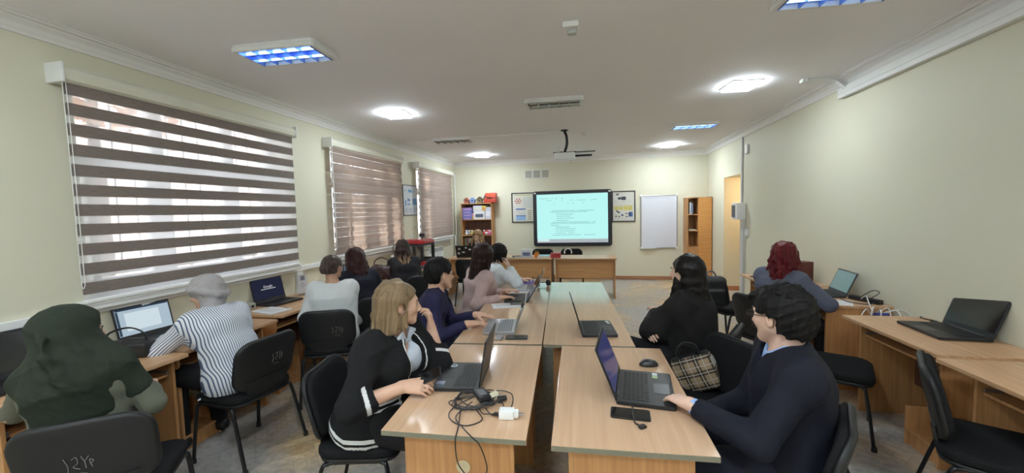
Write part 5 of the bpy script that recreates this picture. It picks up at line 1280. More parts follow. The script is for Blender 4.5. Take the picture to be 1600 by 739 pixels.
# ------------------------------------------------------------------ laptops
def text_mesh(txt, size, name, m, parent, loc, rot):
    cu = bpy.data.curves.new(name, 'FONT'); cu.body = txt; cu.size = size; cu.align_x = 'CENTER'; cu.align_y = 'CENTER'; cu.extrude = .0002
    o = bpy.data.objects.new(name, cu); C.collection.objects.link(o); dg = bpy.context.evaluated_depsgraph_get()
    me = bpy.data.meshes.new_from_object(o.evaluated_get(dg)); bpy.data.objects.remove(o); me.materials.clear()
    q = obj(name, me, m, parent, loc); q.rotation_euler = rot; return q
M_lap = mat('laptop_black', (.014, .014, .016), .42, var=.08); M_silver = mat('laptop_silver', (.42, .43, .45), .35, .6, var=.03)
M_key = mat('key_black', (.010, .010, .011), .5); M_keyg = mat('key_grey', (.20, .21, .22), .5)
M_off = mat('display_off', (.006, .006, .007), .12, var=.02, spec=.6)
def laptop(label, x, y, yaw, w=.36, d=.245, ang=108, body=None, keys=None, disp=None, z=.7505, lid_m=None):
    """user sits on the local -y side; hinge at +y"""
    body = body or M_lap; keys = keys or M_key
    t = thing('laptop', label, 'laptop', (x, y, z), R(yaw), 'open laptops')
    bm = B(); prism(bm, rrect(w, d, .012, 4), .002, .019, bev=.003)
    for sx in (-1, 1):
        for sy in (-1, 1): bx(bm, (sx*w*.42, sy*d*.4, .001), (.02, .008, .002))
    obj('base', bm, body, t)
    bm = B(); kw = w*.86; rows = 6
    for r_ in range(rows):
        n = 15 if r_ else 16; yy = d*.36-r_*(d*.46/rows)
        k = 0
        while k < n:
            span = 5 if (r_ == rows-1 and k == 4) else 1; cw = kw/n
            bx(bm, (-kw/2+(k+span/2)*cw, yy, .0200), (cw*span-.003, d*.46/rows-.003, .0022)); k += span
    obj('keyboard', bm, keys, t)
    bm = B(); bx(bm, (-w*.03, -d*.29, .0193), (w*.30, d*.28, .0012), bev=.0005); obj('touchpad', bm, mat('touchpad_'+body.name, tuple(min(1, c*1.35+.004) for c in (.014, .014, .016)) if body is M_lap else (.36, .37, .39), .3), t)
    a = R(ang); up = Vector((0, -math.cos(a), math.sin(a))); nrm = Vector((0, -math.sin(a), -math.cos(a))); o = Vector((0, d/2-.006, .020)); LH = d*.97
    Rm = Matrix((Vector((1, 0, 0)), up, Vector((1, 0, 0)).cross(up))).transposed()
    def P(u, v, n_): return o+Vector((u, 0, 0))+up*v+nrm*n_
    bm = B(); bx(bm, P(0, LH/2, -.004), (w, LH, .007), Rm, bev=.003); cyl(bm, P(-w*.36, 0, -.004), P(w*.36, 0, -.004), .007, n=10); lid = obj('lid', bm, lid_m or body, t)
    bm = B(); bx(bm, P(0, LH*.52, .0002), (w*.985, LH*.93, .0016), Rm); bz_ = obj('bezel', bm, M_black if (body is M_lap or disp) else M_black, t)
    bm = B(); bx(bm, P(0, LH*.535, .0014), (w*.93, LH*.82, .0012), Rm); sc_ = obj('display', bm, disp or M_off, t)
    t['_p'] = 0; del t['_p']
    rot = Rm.to_euler()
    return t, P, Rm, sc_, LH
L1 = laptop('black laptop at the far left beside the green headscarf', -3.12, 1.53, 90, .40, .27, 105)
scr = emis('desktop_blue', (.50, .62, .72), .78)
L2 = laptop('open laptop with bright pale blue screen in front of the striped shirt', -3.20, 2.29, 86, .37, .25, 104, disp=scr)
def rect_on(Lp, u0, u1, v0, v1, m, nm, off=.0024):
    t, P, Rm, sc_, LH = Lp; bm = B(); bx(bm, P((u0+u1)/2, (v0+v1)/2*LH, off), (abs(u1-u0), abs(v1-v0)*LH, .0006), Rm); return obj(nm, bm, m, sc_)
rect_on(L2, -.17, .17, .89, .945, emis('dark_title_bar', (.04, .07, .12), .6), 'title_bar'); rect_on(L2, -.17, -.155, .14, .88, emis('dark_side_bar', (.06, .10, .15), .6), 'side_bar'); rect_on(L2, -.12, .1, .25, .8, emis('page_white', (.68, .80, .86), .85), 'page')
L3 = laptop('open laptop showing a dark search page beside the white sheets', -3.21, 3.45, 84, .37, .25, 103, disp=emis('dark_browser', (.030, .033, .070), .55))
rect_on(L3, -.085, .085, .50, .535, emis('search_bar', (.55, .55, .58), .7), 'search_bar')
t, P, Rm, sc_, LH = L3; text_mesh('Google', .036, 'search_logo', emis('logo_white', (.7, .7, .74), .8), sc_, P(0, LH*.62, .0026), Rm.to_euler())
L4 = laptop('laptop on the left desk partly hidden by the dark blazer', -3.08, 4.62, 80, .34, .23, 105, body=M_silver, disp=emis('blue_grey_screen', (.13, .18, .24), .6))
L5 = laptop('black laptop with stickers on its palm rest in front of the cardigan', -.695, 1.945, -84, .335, .245, 100)
bm = B(); lathe(bm, [(.0, .0198), (.022, .0198), (.022, .0204), (0, .0204)], 18, (-.115, -.075, 0)); obj('sticker', bm, mat('sticker_white', (.55, .6, .62), .4), L5[0]).data
bm = B(); lathe(bm, [(.0, .0203), (.012, .0203), (.012, .0207), (0, .0207)], 12, (-.118, -.073, 0)); bx(bm, (.13, -.085, .0199), (.03, .04, .0008)); obj('dark_sticker_print', bm, mat('sticker_teal', (.06, .12, .18), .4), L5[0])
bm = B(); bx(bm, (.105, -.09, .0200), (.035, .045, .0008)); obj('sticker', bm, mat('sticker_lilac', (.30, .33, .5), .4), L5[0])
L6 = laptop('silver laptop under the hands of the man in the turtleneck', -.700, 2.862, -82, .36, .235, 111, body=M_silver, keys=M_keyg)
L7 = laptop('black laptop in front of the pink blouse', -.765, 3.845, -81, .35, .24, 121)
L8 = laptop('grey laptop in front of the person in white', -.74, 4.38, -84, .33, .22, 112, body=M_silver, keys=M_keyg)
L9 = laptop('black laptop turned towards the woman in black, middle table', .018, 2.895, 97, .365, .245, 106)
bm = B(); bx(bm, (.14, -.095, .0198), (.03, .025, .0008)); bx(bm, (.10, -.10, .0198), (.025, .02, .0008)); obj('sticker', bm, mat('sticker_pale', (.6, .62, .65), .4), L9[0])
L10 = laptop('large black laptop under the hand of the man in the suit', .238, 1.938, 84, .37, .255, 112, disp=mat('display_dim_blue', (.008, .008, .02), .14, spec=.6, emit=(.016, .018, .055), es=1.))
bm = B(); bx(bm, (.12, -.05, .0198), (.03, .025, .0008)); obj('sticker', bm, mat('sticker_green', (.30, .42, .2), .4), L10[0]); bm = B(); bx(bm, (.155, -.05, .0198), (.03, .025, .0008)); obj('sticker', bm, mat('sticker_white', (.6, .62, .65), .4), L10[0])
L11 = laptop('open laptop with dull green screen in front of the red haired woman', 2.20, 4.33, -96, .36, .24, 112, disp=mat('display_teal', (.02, .03, .03), .14, emit=(.045, .085, .085), es=1.))
L12 = laptop('large black laptop with dark screen alone on the right wall desk', 2.29, 3.115, -93, .395, .275, 108)
L13 = laptop('black laptop with white stickers on its lid on the front desk', -2.52, 7.56, 180, .36, .24, 106)
t, P, Rm, sc_, LH = L13
for k, (u, v, a, b_) in enumerate(((-.12, .65, .05, .035), (-.04, .8, .04, .03), (.1, .7, .05, .035), (.02, .4, .055, .03), (.12, .3, .04, .04))):
    bm = B(); bx(bm, P(u, v*LH, -.0085), (a, b_, .001), Rm, bev=.0003); obj('sticker', bm, mat('sticker_white', (.6, .62, .65), .4), t)

# ------------------------------------------------------------------ small things on tables and desks
ZT = .7505
def phone(label, x, y, rz, z=ZT, w=.075, l=.155, rot=None, col=None):
    t = thing('smartphone', label, 'phone', (x, y, z), rz)
    bm = B(); prism(bm, rrect(w, l, .012, 4), 0, .008, bev=.002); obj('case', bm, col or M_black, t, smooth=True)
    bm = B(); prism(bm, rrect(w-.006, l-.006, .010, 4), .008, .0086); obj('display', bm, M_off, t)
    if rot: t.rotation_euler = rot
    return t
phone('black phone lying on the table below the silver laptop', -.533, 2.637, R(97), w=.085)
phone('black phone with a cable across it on the near right table', .147, 1.688, R(86), w=.088, l=.165)
phone('phone held by the woman in the cardigan', -.815, 1.755, 0, z=.822, rot=(R(24), R(18), R(-68)))
t = thing('charging_cable', 'short black charging cable lying across the phone near the suit man', 'cable', (.14, 1.69, ZT))
bm = B(); tube(bm, spline([(-.03, .10, .016), (.005, .08, .014), (.02, .045, .0125), (.015, 0, .0125), (.015, -.045, .0125), (.02, -.075, .005), (.035, -.09, .005)], 6), .0035, 8); obj('cord', bm, M_black, t, smooth=True)
bm = B(); prism(bm, rrect(.03, .022, .004), .0, .010, bev=.002); obj('plug', bm, M_black, t, (.045, -.098, 0), .6); bm = B(); bx(bm, (-.035, .108, .012), (.03, .014, .009), bev=.002); obj('connector', bm, M_dmetal, t)
t = thing('computer_mouse', 'black wireless mouse on the near right table', 'mouse', (.297, 2.252, ZT), R(97))
S = Sdf(); S.ell((0, 0, .004), (.031, .053, .033), None, 0); S.cut((0, 0, -1), (0, 0, .001)); obj('shell', sdf_mesh('shell', S, .003, mats=[mat('mouse_black', (.02, .02, .022), .4)]), None, t)
bm = B(); cyl(bm, (-.004, .028, .031), (.004, .028, .031), .008, n=14); obj('wheel', bm, M_keyg, t, smooth=True)
def sheet(label, x, y, rz, z=ZT, w=.21, l=.297, n=1, name='paper', print_=True):
    t = thing(name, label, 'paper', (x, y, z), rz); bm = B()
    for k in range(n): bx(bm, (rng.uniform(-.003, .003), rng.uniform(-.003, .003), .0006+k*.001), (w, l, .0009), Matrix.Rotation(rng.uniform(-.02, .02), 3, 'Z'))
    obj('sheets', bm, mat('paper_white', (.74, .74, .76), .7, var=.02), t)
    if print_:
        bm = B()
        for k in range(14): bx(bm, (-.01+rng.uniform(-.01, .01), l*.4-k*l*.057, .0012+n*.001), (w*.7*rng.uniform(.6, 1), .003, .0003))
        obj('printed_lines', bm, mat('print_grey', (.42, .42, .45), .7), t)
    return t
sheet('white paper lying beside the pink blouse elbow', -.80, 3.565, R(-70)); t = phone('small dark phone lying on the paper beside the black laptop', -.72, 3.62, R(-80), z=.7535, w=.06, l=.13)
sheet('white paper under the arm of the person in white', -.86, 4.24, R(-78), n=2)
sheet('stack of white sheets beside the laptop with the search page', -3.01, 3.13, R(76), n=8); sheet('white paper on the right wall desk under the open laptop', 2.10, 3.99, R(60))
def pen(label, x, y, rz, z, m):
    t = thing('pen', label, 'pen', (x, y, z), rz); bm = B(); cyl(bm, (0, -.065, .005), (0, .055, .005), .0045, n=8); obj('barrel', bm, m, t, smooth=True); bm = B(); cyl(bm, (0, -.078, .005), (0, -.065, .005), .001, .004, n=8); bx(bm, (0, .035, .0105), (.003, .04, .002)); obj('clip_and_tip', bm, M_steel, t)
pen('dark pen lying at the edge of the white sheets', -2.93, 3.22, R(60), ZT, M_black)
t = thing('document_folder', 'purple folder on the far left table', 'folder', (-.83, 4.66, ZT), R(6))
bm = B(); prism(bm, rrect(.31, .23, .006), 0, .003); prism(bm, rrect(.31, .23, .006), .014, .017); bx(bm, (0, .113, .0085), (.31, .004, .017)); obj('cover', bm, mat('purple_card', (.17, .10, .42), .5), t)
bm = B(); bx(bm, (0, -.004, .0085), (.30, .21, .010)); obj('sheets', bm, mat('paper_white', (.74, .74, .76), .7, var=.02), t)
t = thing('headphones', 'black headphones lying on the far table beside the grey laptop', 'headphones', (-.575, 4.50, ZT), R(40))
bm = B(); tube(bm, [(.075*math.cos(a), .02+.075*math.sin(a), .035) for a in [math.pi*k/14 for k in range(15)]], .008, 8, flat=.6); obj('headband', bm, M_black, t, smooth=True)
for s in (-1, 1):
    bm = B(); lathe(bm, [(.0, -.012), (.034, -.012), (.038, 0), (.034, .012), (.02, .014), (0, .012)], 18); e = obj('ear_cup', bm, M_black, t, (s*.075, .012, .038), smooth=True); e.rotation_euler = (0, R(90), 0)
# tangled cable, adapter and white charger on the near left table
t = thing('power_cable', 'tangle of thin black power cable on the near left table', 'cable', (-.50, 1.64, ZT))
bm = B(); r_ = random.Random(2); pts = []
for k in range(40):
    a = k*.98; rr = .05+.045*r_.random(); pts.append((-.035+rr*1.25*math.cos(a)+r_.uniform(-.015, .015), .045+rr*math.sin(a)*1.1+r_.uniform(-.015, .015), .004+r_.random()*.022))
tube(bm, spline(pts, 7), .0026, 6)
tube(bm, spline([(-.06, .06, .02), (-.12, .0, .006), (-.13, -.07, .004), (-.09, -.13, .004), (-.02, -.155, .006), (.03, -.10, .006), (-.01, -.05, .02)], 8), .0026, 6)
tube(bm, spline([(-.08, -.06, .010), (-.055, -.16, .004), (-.045, -.205, .004), (-.043, -.222, .0), (-.045, -.228, -.03), (-.03, -.236, -.11), (.035, -.24, -.165), (.085, -.237, -.12), (.06, -.231, -.03), (.02, -.222, .003), (-.03, -.17, .004), (-.09, -.09, .006), (-.05, .02, .02)], 8), .0026, 6)
tube(bm, spline([(.0, .03, .02), (.03, .14, .02), (.11, .13, .015), (.13, .03, .006), (.10, -.03, .004), (.06, -.05, .004), (.02, -.01, .01)], 8), .0026, 6)
obj('cord', bm, M_black, t, smooth=True)
bm = B(); cyl(bm, (.06, .065, .016), (.095, .085, .018), .016, .011, n=12); obj('plug_body', bm, M_black, t, smooth=True)
bm = B(); cyl(bm, (.02, .07, .017), (.045, .10, .022), .021, .02, n=16); pg = obj('plug_face', bm, mat('cream_plastic', (.62, .58, .42), .45), t, smooth=True)
bm = B()
for s in (-1, 1): cyl(bm, (.045+s*.008, .10-s*.006, .022), (.058+s*.008, .116-s*.006, .024), .0024, n=8)
obj('prong', bm, M_chrome, pg)
t = thing('power_adapter', 'black power adapter brick lying in the cable tangle', 'adapter', (-.515, 1.70, ZT+.020), R(35)); bm = B(); bx(bm, (0, 0, .014), (.055, .10, .028), bev=.006); obj('case', bm, M_black, t, smooth=True); bm = B(); bx(bm, (0, 0, .0286), (.035, .06, .0008)); obj('rating_label', bm, mat('grey_label', (.12, .12, .13), .5), t)
t = thing('wall_charger', 'white plug-in charger with two pins at the table corner', 'charger', (-.372, 1.583, ZT), R(6))
bm = B(); bx(bm, (0, 0, .019), (.065, .048, .036), bev=.006); bx(bm, (.040, 0, .019), (.022, .034, .026), bev=.005); obj('case', bm, M_white, t, smooth=True)
bm = B()
for s in (-1, 1): cyl(bm, (.050, s*.009, .019), (.074, s*.009, .019), .0024, n=8)
obj('prong', bm, M_steel, t); bm = B(); bx(bm, (-.043, 0, .016), (.028, .016, .010), bev=.002); obj('usb_plug', bm, M_black, t); bm = B(); tube(bm, spline([(-.055, 0, .016), (-.085, .008, .010), (-.11, .02, .006), (-.13, .05, .012)], 6), .0024, 6); obj('cord', bm, M_black, t, smooth=True)
bm = B(); bx(bm, (0, 0, .008), (.05, .085, .016), bev=.006); tag(obj('hard_drive', bm, M_silver, None, (-.65, 2.605, ZT), smooth=True), 'small silver gadget at the front edge of the silver laptop', 'gadget')

# bags
t = thing('handbag', 'black handbag on the left desk in front of the green headscarf', 'bag', (-2.98, 1.93, ZT), R(20))
S = Sdf(); S.box((0, 0, .055), (.15, .06, .055), None, .03, 0); S.ell((.05, .02, .08), (.09, .05, .045), None, .03); obj('pouch', sdf_mesh('pouch', S, .006, disp=folds(9, .010, 40), mats=[mat('black_leather', (.012, .012, .013), .45, bump=.2, scale=60)]), None, t)
bm = B(); tube(bm, spline([(-.11, 0, .09), (-.10, 0, .16), (0, .02, .19), (.10, 0, .16), (.12, 0, .09)], 6), .009, 8, flat=.5); obj('handle', bm, mat('black_leather', (.012, .012, .013), .45), t, smooth=True)
def plaid():
    m, n, l, b = nt('beige_plaid'); tc = n.new('ShaderNodeTexCoord'); mp = n.new('ShaderNodeMapping'); mp.inputs['Rotation'].default_value = (0, R(0), 0); l.new(tc.outputs['Object'], mp.inputs['Vector'])
    sp = n.new('ShaderNodeSeparateXYZ'); l.new(mp.outputs[0], sp.inputs[0])
    def band(src, per, off, stops):
        a = n.new('ShaderNodeMath'); a.operation = 'MULTIPLY_ADD'; a.inputs[1].default_value = 1/per; a.inputs[2].default_value = off; l.new(src, a.inputs[0]); f = n.new('ShaderNodeMath'); f.operation = 'FRACT'; l.new(a.outputs[0], f.inputs[0])
        r = n.new('ShaderNodeValToRGB'); r.color_ramp.interpolation = 'CONSTANT'; e = r.color_ramp.elements
        while len(e) < len(stops): e.new(.5)
        for k, (p_, c_) in enumerate(stops): e[k].position = p_; e[k].color = (c_, c_, c_, 1)
        l.new(f.outputs[0], r.inputs['Fac']); return r.outputs['Color']
    dk = [(0, 1), (.30, .18), (.42, 1), (.50, .18), (.62, 1)]; wh = [(0, 0), (.44, 0), (.445, .8), (.475, 0), (.9, .8), (.935, 0)]
    base = (.36, .26, .16)
    col = None
    mx = n.new('ShaderNodeMixRGB'); mx.blend_type = 'MULTIPLY'; mx.inputs[0].default_value = 1; l.new(band(sp.outputs[0], .115, .1, dk), mx.inputs['Color1']); l.new(band(sp.outputs[2], .115, .3, dk), mx.inputs['Color2'])
    m2 = n.new('ShaderNodeMixRGB'); m2.blend_type = 'MULTIPLY'; m2.inputs[0].default_value = 1; m2.inputs['Color1'].default_value = (*base, 1); l.new(mx.outputs[0], m2.inputs['Color2'])
    m3 = n.new('ShaderNodeMixRGB'); m3.blend_type = 'LIGHTEN'; m3.inputs[0].default_value = 1; l.new(m2.outputs[0], m3.inputs['Color1'])
    ad = n.new('ShaderNodeMixRGB'); ad.blend_type = 'LIGHTEN'; ad.inputs[0].default_value = 1; l.new(band(sp.outputs[0], .115, .1, wh), ad.inputs['Color1']); l.new(band(sp.outputs[2], .115, .3, wh), ad.inputs['Color2'])
    sc_ = n.new('ShaderNodeMixRGB'); sc_.blend_type = 'MULTIPLY'; sc_.inputs[0].default_value = 1; sc_.inputs['Color2'].default_value = (.7, .68, .62, 1); l.new(ad.outputs[0], sc_.inputs['Color1']); l.new(sc_.outputs[0], m3.inputs['Color2'])
    l.new(m3.outputs[0], b.inputs['Base Color']); b.inputs['Roughness'].default_value = .6; return m
t = thing('tote_bag', 'beige plaid tote bag hanging on the empty chair beside the suit man', 'bag', (.68, 2.585, .50), R(-20)); t.rotation_euler = (R(6), R(-26), R(-24)); t.scale = (.80, .80, .80)
bm = B(); vs = []
for z, hx, hy in ((0, .12, .05), (.08, .15, .058), (.2, .158, .05), (.27, .15, .03)):
    vs.append([bm.verts.new((sx*hx*(1 if i % 2 == 0 else .97), sy*hy, z)) for i, (sx, sy) in enumerate(((-1, -1), (0, -1.15), (1, -1), (1.03, 0), (1, 1), (0, 1.15), (-1, 1), (-1.03, 0)))])
for A, Z in zip(vs, vs[1:]):
    for k in range(8): bm.faces.new((A[k], A[(k+1) % 8], Z[(k+1) % 8], Z[k]))
bm.faces.new(vs[0][::-1]); bm.faces.new(vs[-1]); bmesh.ops.bevel(bm, geom=bm.edges[:], offset=.006, segments=2, affect='EDGES'); obj('body', bm, plaid(), t, smooth=True)
bm = B()
for s in (-1, 1): tube(bm, spline([(-.08, s*.03, .24), (-.07, s*.035, .33), (0, s*.02, .37), (.07, s*.035, .33), (.08, s*.03, .24)], 6), .008, 8, flat=.5)
bx(bm, (0, 0, .268), (.28, .064, .014), bev=.004); obj('handle', bm, mat('black_leather', (.012, .012, .013), .45), t, smooth=True)
t = thing('leather_bag', 'dark wine red leather bag on the left desk between two dark haired women', 'bag', (-2.86, 4.86, ZT), R(20))
S = Sdf(); S.box((0, 0, .10), (.15, .08, .10), None, .05, 0); S.ell((-.03, 0, .17), (.10, .07, .05), None, .03); obj('pouch', sdf_mesh('pouch', S, .007, disp=folds(19, .014, 30), mats=[mat('wine_leather', (.045, .018, .020), .35, bump=.2, scale=50)]), None, t)
bm = B(); tube(bm, spline([(-.10, 0, .17), (-.08, .02, .26), (0, .02, .30), (.09, .02, .26), (.11, 0, .16)], 6), .008, 8); obj('handle', bm, mat('wine_leather', (.045, .018, .020), .35), t, smooth=True)
t = thing('backpack', 'black bag hanging on the chair behind the woman in black', 'bag', (1.30, 4.72, .50), R(15))
S = Sdf(); S.box((0, 0, .19), (.17, .08, .17), None, .07, 0); S.box((0, -.07, .12), (.12, .04, .10), None, .03, .02); obj('pouch', sdf_mesh('pouch', S, .008, disp=folds(29, .012, 26), mats=[mat('black_nylon', (.013, .013, .015), .5, bump=.2, scale=80)]), None, t)
bm = B(); tube(bm, spline([(-.06, 0, .34), (-.03, .02, .40), (.03, .02, .40), (.06, 0, .34)], 6), .009, 8); tube(bm, spline([(.10, .07, .33), (.13, .10, .2), (.11, .08, .05)], 6), .014, 8, flat=.4); obj('strap', bm, mat('grey_strap', (.14, .14, .15), .6), t, smooth=True)
t = thing('folded_jacket', 'grey quilted jacket hanging on the chair of the woman in the dark blazer', 'jacket', (-1.98, 3.43, .47), R(30))
S = Sdf(); S.ell((0, 0, .24), (.15, .06, .20), None, .02); S.ell((.03, .01, .38), (.11, .055, .08), None, .03); S.ell((-.05, 0, .08), (.12, .07, .10), None, .03); obj('jacket_body', sdf_mesh('jacket_body', S, .007, disp=folds(39, .016, 34), mats=[cloth('grey_quilt', (.16, .15, .15), .6)]), None, t)
t = thing('coat', 'black coat over the chair back behind the man in the turtleneck', 'coat', (-1.52, 3.62, .45), R(-40))
S = Sdf(); S.ell((0, 0, .24), (.22, .075, .22), None, .02); S.ell((0, .0, .40), (.20, .07, .08), None, .03); S.ell((.08, -.03, .05), (.14, .09, .10), None, .03); obj('coat_body', sdf_mesh('coat_body', S, .008, disp=folds(49, .014, 28), mats=[cloth('black_coat', (.012, .012, .014), .8)]), None, t)

# 3d printer, devices on the far left desks
t = thing('desktop_printer', 'red and black cube shaped desktop printer on the far left desk', 'printer', (-2.98, 6.28, ZT), R(-8))
bm = B(); prism(bm, rrect(.44, .40, .05, 4), 0, .09, bev=.012); obj('base', bm, mat('glossy_red', (.42, .012, .02), .28, coat=.4), t, smooth=True)
bm = B(); prism(bm, rrect(.46, .42, .06, 4), .385, .445, bev=.018); prism(bm, rrect(.40, .36, .05, 4), .44, .458, bev=.006); obj('top_cover', bm, mat('glossy_red', (.42, .012, .02), .28, coat=.4), t, smooth=True)
bm = B()
for sx in (-1, 1):
    for sy in (-1, 1): bx(bm, (sx*.195, sy*.175, .24), (.045, .045, .30), bev=.006)
for s in (-1, 1): bx(bm, (0, s*.185, .11), (.36, .016, .05)); bx(bm, (s*.205, 0, .11), (.016, .32, .05)); bx(bm, (0, s*.185, .37), (.36, .016, .03)); bx(bm, (s*.205, 0, .37), (.016, .32, .03))
obj('frame', bm, M_black, t)
bm = B(); bx(bm, (0, -.186, .24), (.35, .004, .22)); obj('window', bm, glassy('smoked_window', (.55, .55, .58), .1), t)
bm = B(); bx(bm, (0, 0, .13), (.2, .2, .012)); obj('build_plate', bm, M_dmetal, t); bm = B(); bx(bm, (.03, 0, .31), (.06, .06, .07), bev=.006); tube(bm, [(-.18, 0, .33), (.18, 0, .33)], .006, 8); obj('print_head', bm, M_steel, t)
bm = B(); cyl(bm, (.08, .02, .455), (.08, .02, .50), .012); bx(bm, (.08, .02, .525), (.09, .05, .06), bev=.01); obj('camera_module', bm, M_black, t); bm = B(); tube(bm, spline([(-.17, .1, .45), (-.19, .1, .60), (-.08, .08, .68), (.02, .05, .60), (.05, .03, .46)], 8), .004, 6); obj('filament_tube', bm, M_white, t, smooth=True)
t = thing('keypad_device', 'grey keypad device on the desk beside the red printer', 'device', (-2.80, 5.88, ZT), R(-10)); bm = B(); prism(bm, [(-.09, 0), (.09, 0), (.09, .05), (-.09, .03)], -.11, .11, bev=.004)
for v in bm.verts: v.co = Vector((v.co.x, v.co.z, v.co.y))
obj('case', bm, mat('slate_plastic', (.07, .075, .09), .4), t)
bm = B()
for i in range(4):
    for j in range(3): bx(bm, (-.05+i*.03, -.06+j*.03, .043+.0035*i), (.02, .02, .008), bev=.002)
obj('keypad', bm, mat('key_pale', (.4, .4, .42), .5), t)
t = thing('desk_gadget', 'small white gadget with a bent cable on the far left desk', 'gadget', (-3.05, 5.62, ZT)); bm = B(); bx(bm, (0, 0, .13), (.10, .10, .26), bev=.015); obj('case', bm, M_white, t, smooth=True); bm = B(); tube(bm, spline([(0, 0, .26), (-.04, 0, .36), (.0, 0, .42), (.05, 0, .36), (.05, 0, .30)], 6), .006, 8); obj('cord', bm, M_black, t, smooth=True)
# left desk of the white sweater: stand with pictures, sockets
t = thing('desk_calendar', 'tall clear stand with a pale picture card behind the white sheets', 'card stand', (-3.22, 3.80, ZT), R(75)); bm = B(); bx(bm, (0, .0, .12), (.13, .004, .24), Matrix.Rotation(-.12, 3, 'X')); bx(bm, (0, .03, .004), (.13, .09, .008), bev=.002); obj('stand', bm, glassy('acrylic', (.93, .95, .96), .1), t)
bm = B(); bx(bm, (0, -.006, .13), (.115, .001, .2), Matrix.Rotation(-.12, 3, 'X')); cd = obj('picture_card', bm, mat('card_grey', (.55, .55, .56), .5), t)
bm = B()
for (u, v, rr) in ((-.02, .06, .028), (.025, .09, .024), (-.01, .12, .02)): tube(bm, [(u+rr*math.cos(a), -.010-.12*(v-.12), v+rr*math.sin(a)) for a in [6.283*k/14 for k in range(15)]], .002, 5)
bx(bm, (.0, -.004, .20), (.05, .002, .05)); obj('picture', bm, mat('card_ink', (.22, .22, .25), .5), cd)
t = thing('network_switch', 'small beige network box beside the laptop with the search page', 'network box', (-3.30, 3.12, ZT), R(85)); bm = B(); bx(bm, (0, 0, .03), (.16, .09, .06), bev=.008); obj('case', bm, mat('beige_plastic', (.42, .40, .34), .5), t, smooth=True); bm = B()
for k in range(3): bx(bm, (-.045+k*.045, -.046, .03), (.028, .004, .025))
obj('port', bm, M_black, t)
# right desks: power strip, cables, speaker
t = thing('power_strip', 'black power strip with cables on the right wall desk', 'power strip', (2.38, 4.02, ZT), R(20)); bm = B(); bx(bm, (0, 0, .02), (.06, .26, .04), bev=.008); obj('case', bm, M_black, t, smooth=True)
bm = B(); tube(bm, spline([(.0, .13, .02), (-.03, .25, .006), (.03, .35, .005), (.0, .42, .005)], 6), .004, 6); tube(bm, spline([(0, -.05, .04), (.02, -.1, .10), (.05, -.02, .10), (.03, .05, .04)], 6), .004, 6); tube(bm, spline([(-.02, -.1, .02), (-.10, -.10, .005), (-.16, .0, .005), (-.12, .12, .005)], 6), .004, 6); obj('cord', bm, M_black, t, smooth=True)
t = thing('network_cables', 'loop of white network cables hanging between the two right wall desks', 'cables', (2.30, 3.78, ZT-.03), 0)
bm = B(); r_ = random.Random(8)
for k in range(6): tube(bm, spline([(-.02+k*.012, .0, -.03), (-.10+k*.05, -.08, .03+.03*r_.random()), (-.16+k*.07, -.12, -.03), (-.10+k*.05, -.10, -.12), (0+k*.012, -.05, -.2)], 6), .004, 6)
tube(bm, spline([(.05, .25, .05), (.03, .15, .10), (.0, .06, .06), (.0, .0, -.02)], 6), .004, 6); obj('white_cord', bm, M_white, t, smooth=True)
bm = B(); cyl(bm, (-.02, -.05, -.02), (.07, -.05, -.02), .022, n=14); obj('blue_tie', bm, mat('blue_cord', (.05, .06, .25), .5), t, smooth=True)
t = thing('adapter_cable', 'thin dark adapter cable along the wall on the desk of the large black laptop', 'cable', (2.42, 3.42, ZT)); bm = B(); tube(bm, spline([(.03, .09, .004), (.0, .05, .004), (.02, -.03, .004), (.0, -.10, .004)], 6), .004, 6); obj('cord', bm, M_black, t, smooth=True); bm = B(); bx(bm, (.005, -.06, .008), (.02, .05, .014), bev=.003); obj('plug', bm, M_black, t)
t = thing('loudspeaker', 'dark red speaker box beyond the red haired woman', 'speaker', (2.33, 4.98, ZT), R(-70)); bm = B(); bx(bm, (0, 0, .12), (.13, .15, .24), bev=.012); obj('case', bm, mat('dark_red_wood', (.10, .02, .015), .4), t, smooth=True); bm = B(); cyl(bm, (0, -.076, .08), (0, -.079, .08), .045, n=20); cyl(bm, (0, -.076, .18), (0, -.079, .18), .022, n=16); obj('driver', bm, M_black, t)
t = thing('office_tablet', 'flat dark tablet on the farthest right wall desk', 'tablet', (2.05, 5.25, ZT), R(20)); bm = B(); prism(bm, rrect(.2, .28, .012), 0, .01, bev=.003); obj('case', bm, M_black, t); bm = B(); prism(bm, rrect(.185, .265, .01), .01, .0108); obj('display', bm, M_off, t)
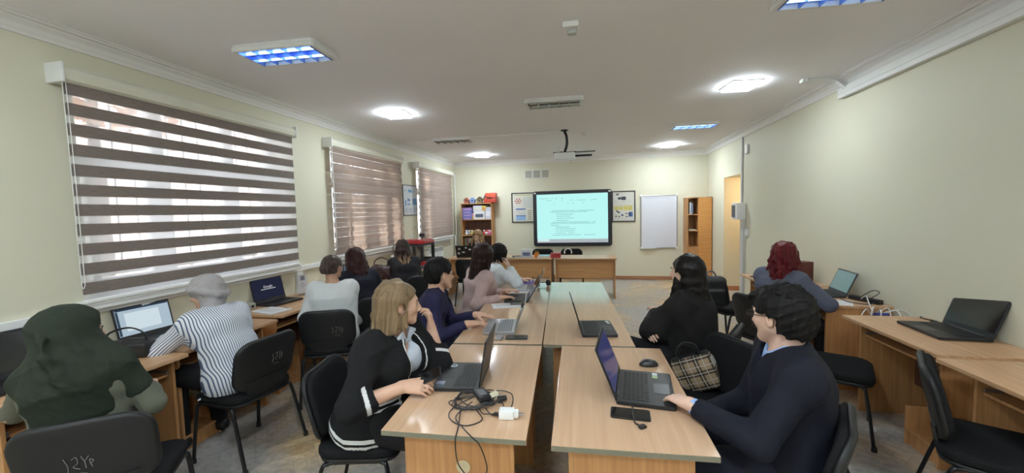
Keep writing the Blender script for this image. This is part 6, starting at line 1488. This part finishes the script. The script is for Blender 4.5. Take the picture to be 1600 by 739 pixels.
t = thing('white_headset', 'white headset hanging over the chair back behind the right front desk', 'headset', (-.50, 7.93, .80), 0); bm = B(); tube(bm, [(.07*math.cos(a), 0, .07*math.sin(a)) for a in [math.pi*k/12 for k in range(13)]], .012, 8); obj('headband', bm, M_white, t, smooth=True)
for s in (-1, 1):
    bm = B(); ball(bm, (s*.07, 0, -.01), .028, (.6, 1, 1)); obj('ear_cup', bm, M_white, t, smooth=True)

# ------------------------------------------------------------------ chairs in place
c1 = chair('black chair of the woman in the green headscarf, its back to the camera', -2.20, 1.345, 37)
c2 = chair('black chair of the woman in the striped shirt with chalk marks on its back', -2.42, 2.25, 84)
c3 = chair('black chair of the woman in the white sweater', -2.35, 3.13, 24)
chair('black chair of the woman in the dark blazer with a grey jacket on it', -2.22, 3.66, 40)
chair('black chair of the woman in black velvet', -2.34, 4.95, 38)
chair('black chair of the blond woman at the front', -2.38, 8.02, 178)
chair('black chair of the woman in the cardigan, pulled out from the table', -1.215, 1.875, -78)
chair('black chair of the man in the turtleneck', -1.36, 2.90, -74)
chair('black chair of the woman in the pink blouse', -1.32, 3.86, -55)
chair('black chair of the person in loose white clothes', -1.27, 4.52, -65)
c7 = chair('black chair standing before the front desk below the stickered laptop', -2.16, 6.72, 0)
chair('black chair behind the middle front desk', -1.06, 8.02, 178); chair('black chair behind the right front desk with a white headset on it', -.44, 8.02, 182)
chair('black chair of the woman in black with crossed arms', .70, 2.89, 62)
chair('black chair with a dark bag on its back, left of the red haired woman', 1.55, 4.98, -65)
c12 = chair('black chair of the red haired woman with white marks on its back', 1.60, 3.93, -62)
chair('empty black chair with the plaid tote bag, left of the suit man', .61, 2.43, 115)
chair('black chair of the man in the suit', .70, 1.745, 62)
chair('empty black chair behind the man in the suit, facing the right wall desk', 1.72, 3.20, -118)
chair('empty black chair at the right frame edge facing the near right desk', 1.86, 2.20, -122)
chalk(c1, 1, -.02, -.02); chalk(c2, 2, .05, .0); chalk(c3, 3, .08, -.02); chalk(c7, 4, .0, .02); chalk(c12, 5, .03, -.08)
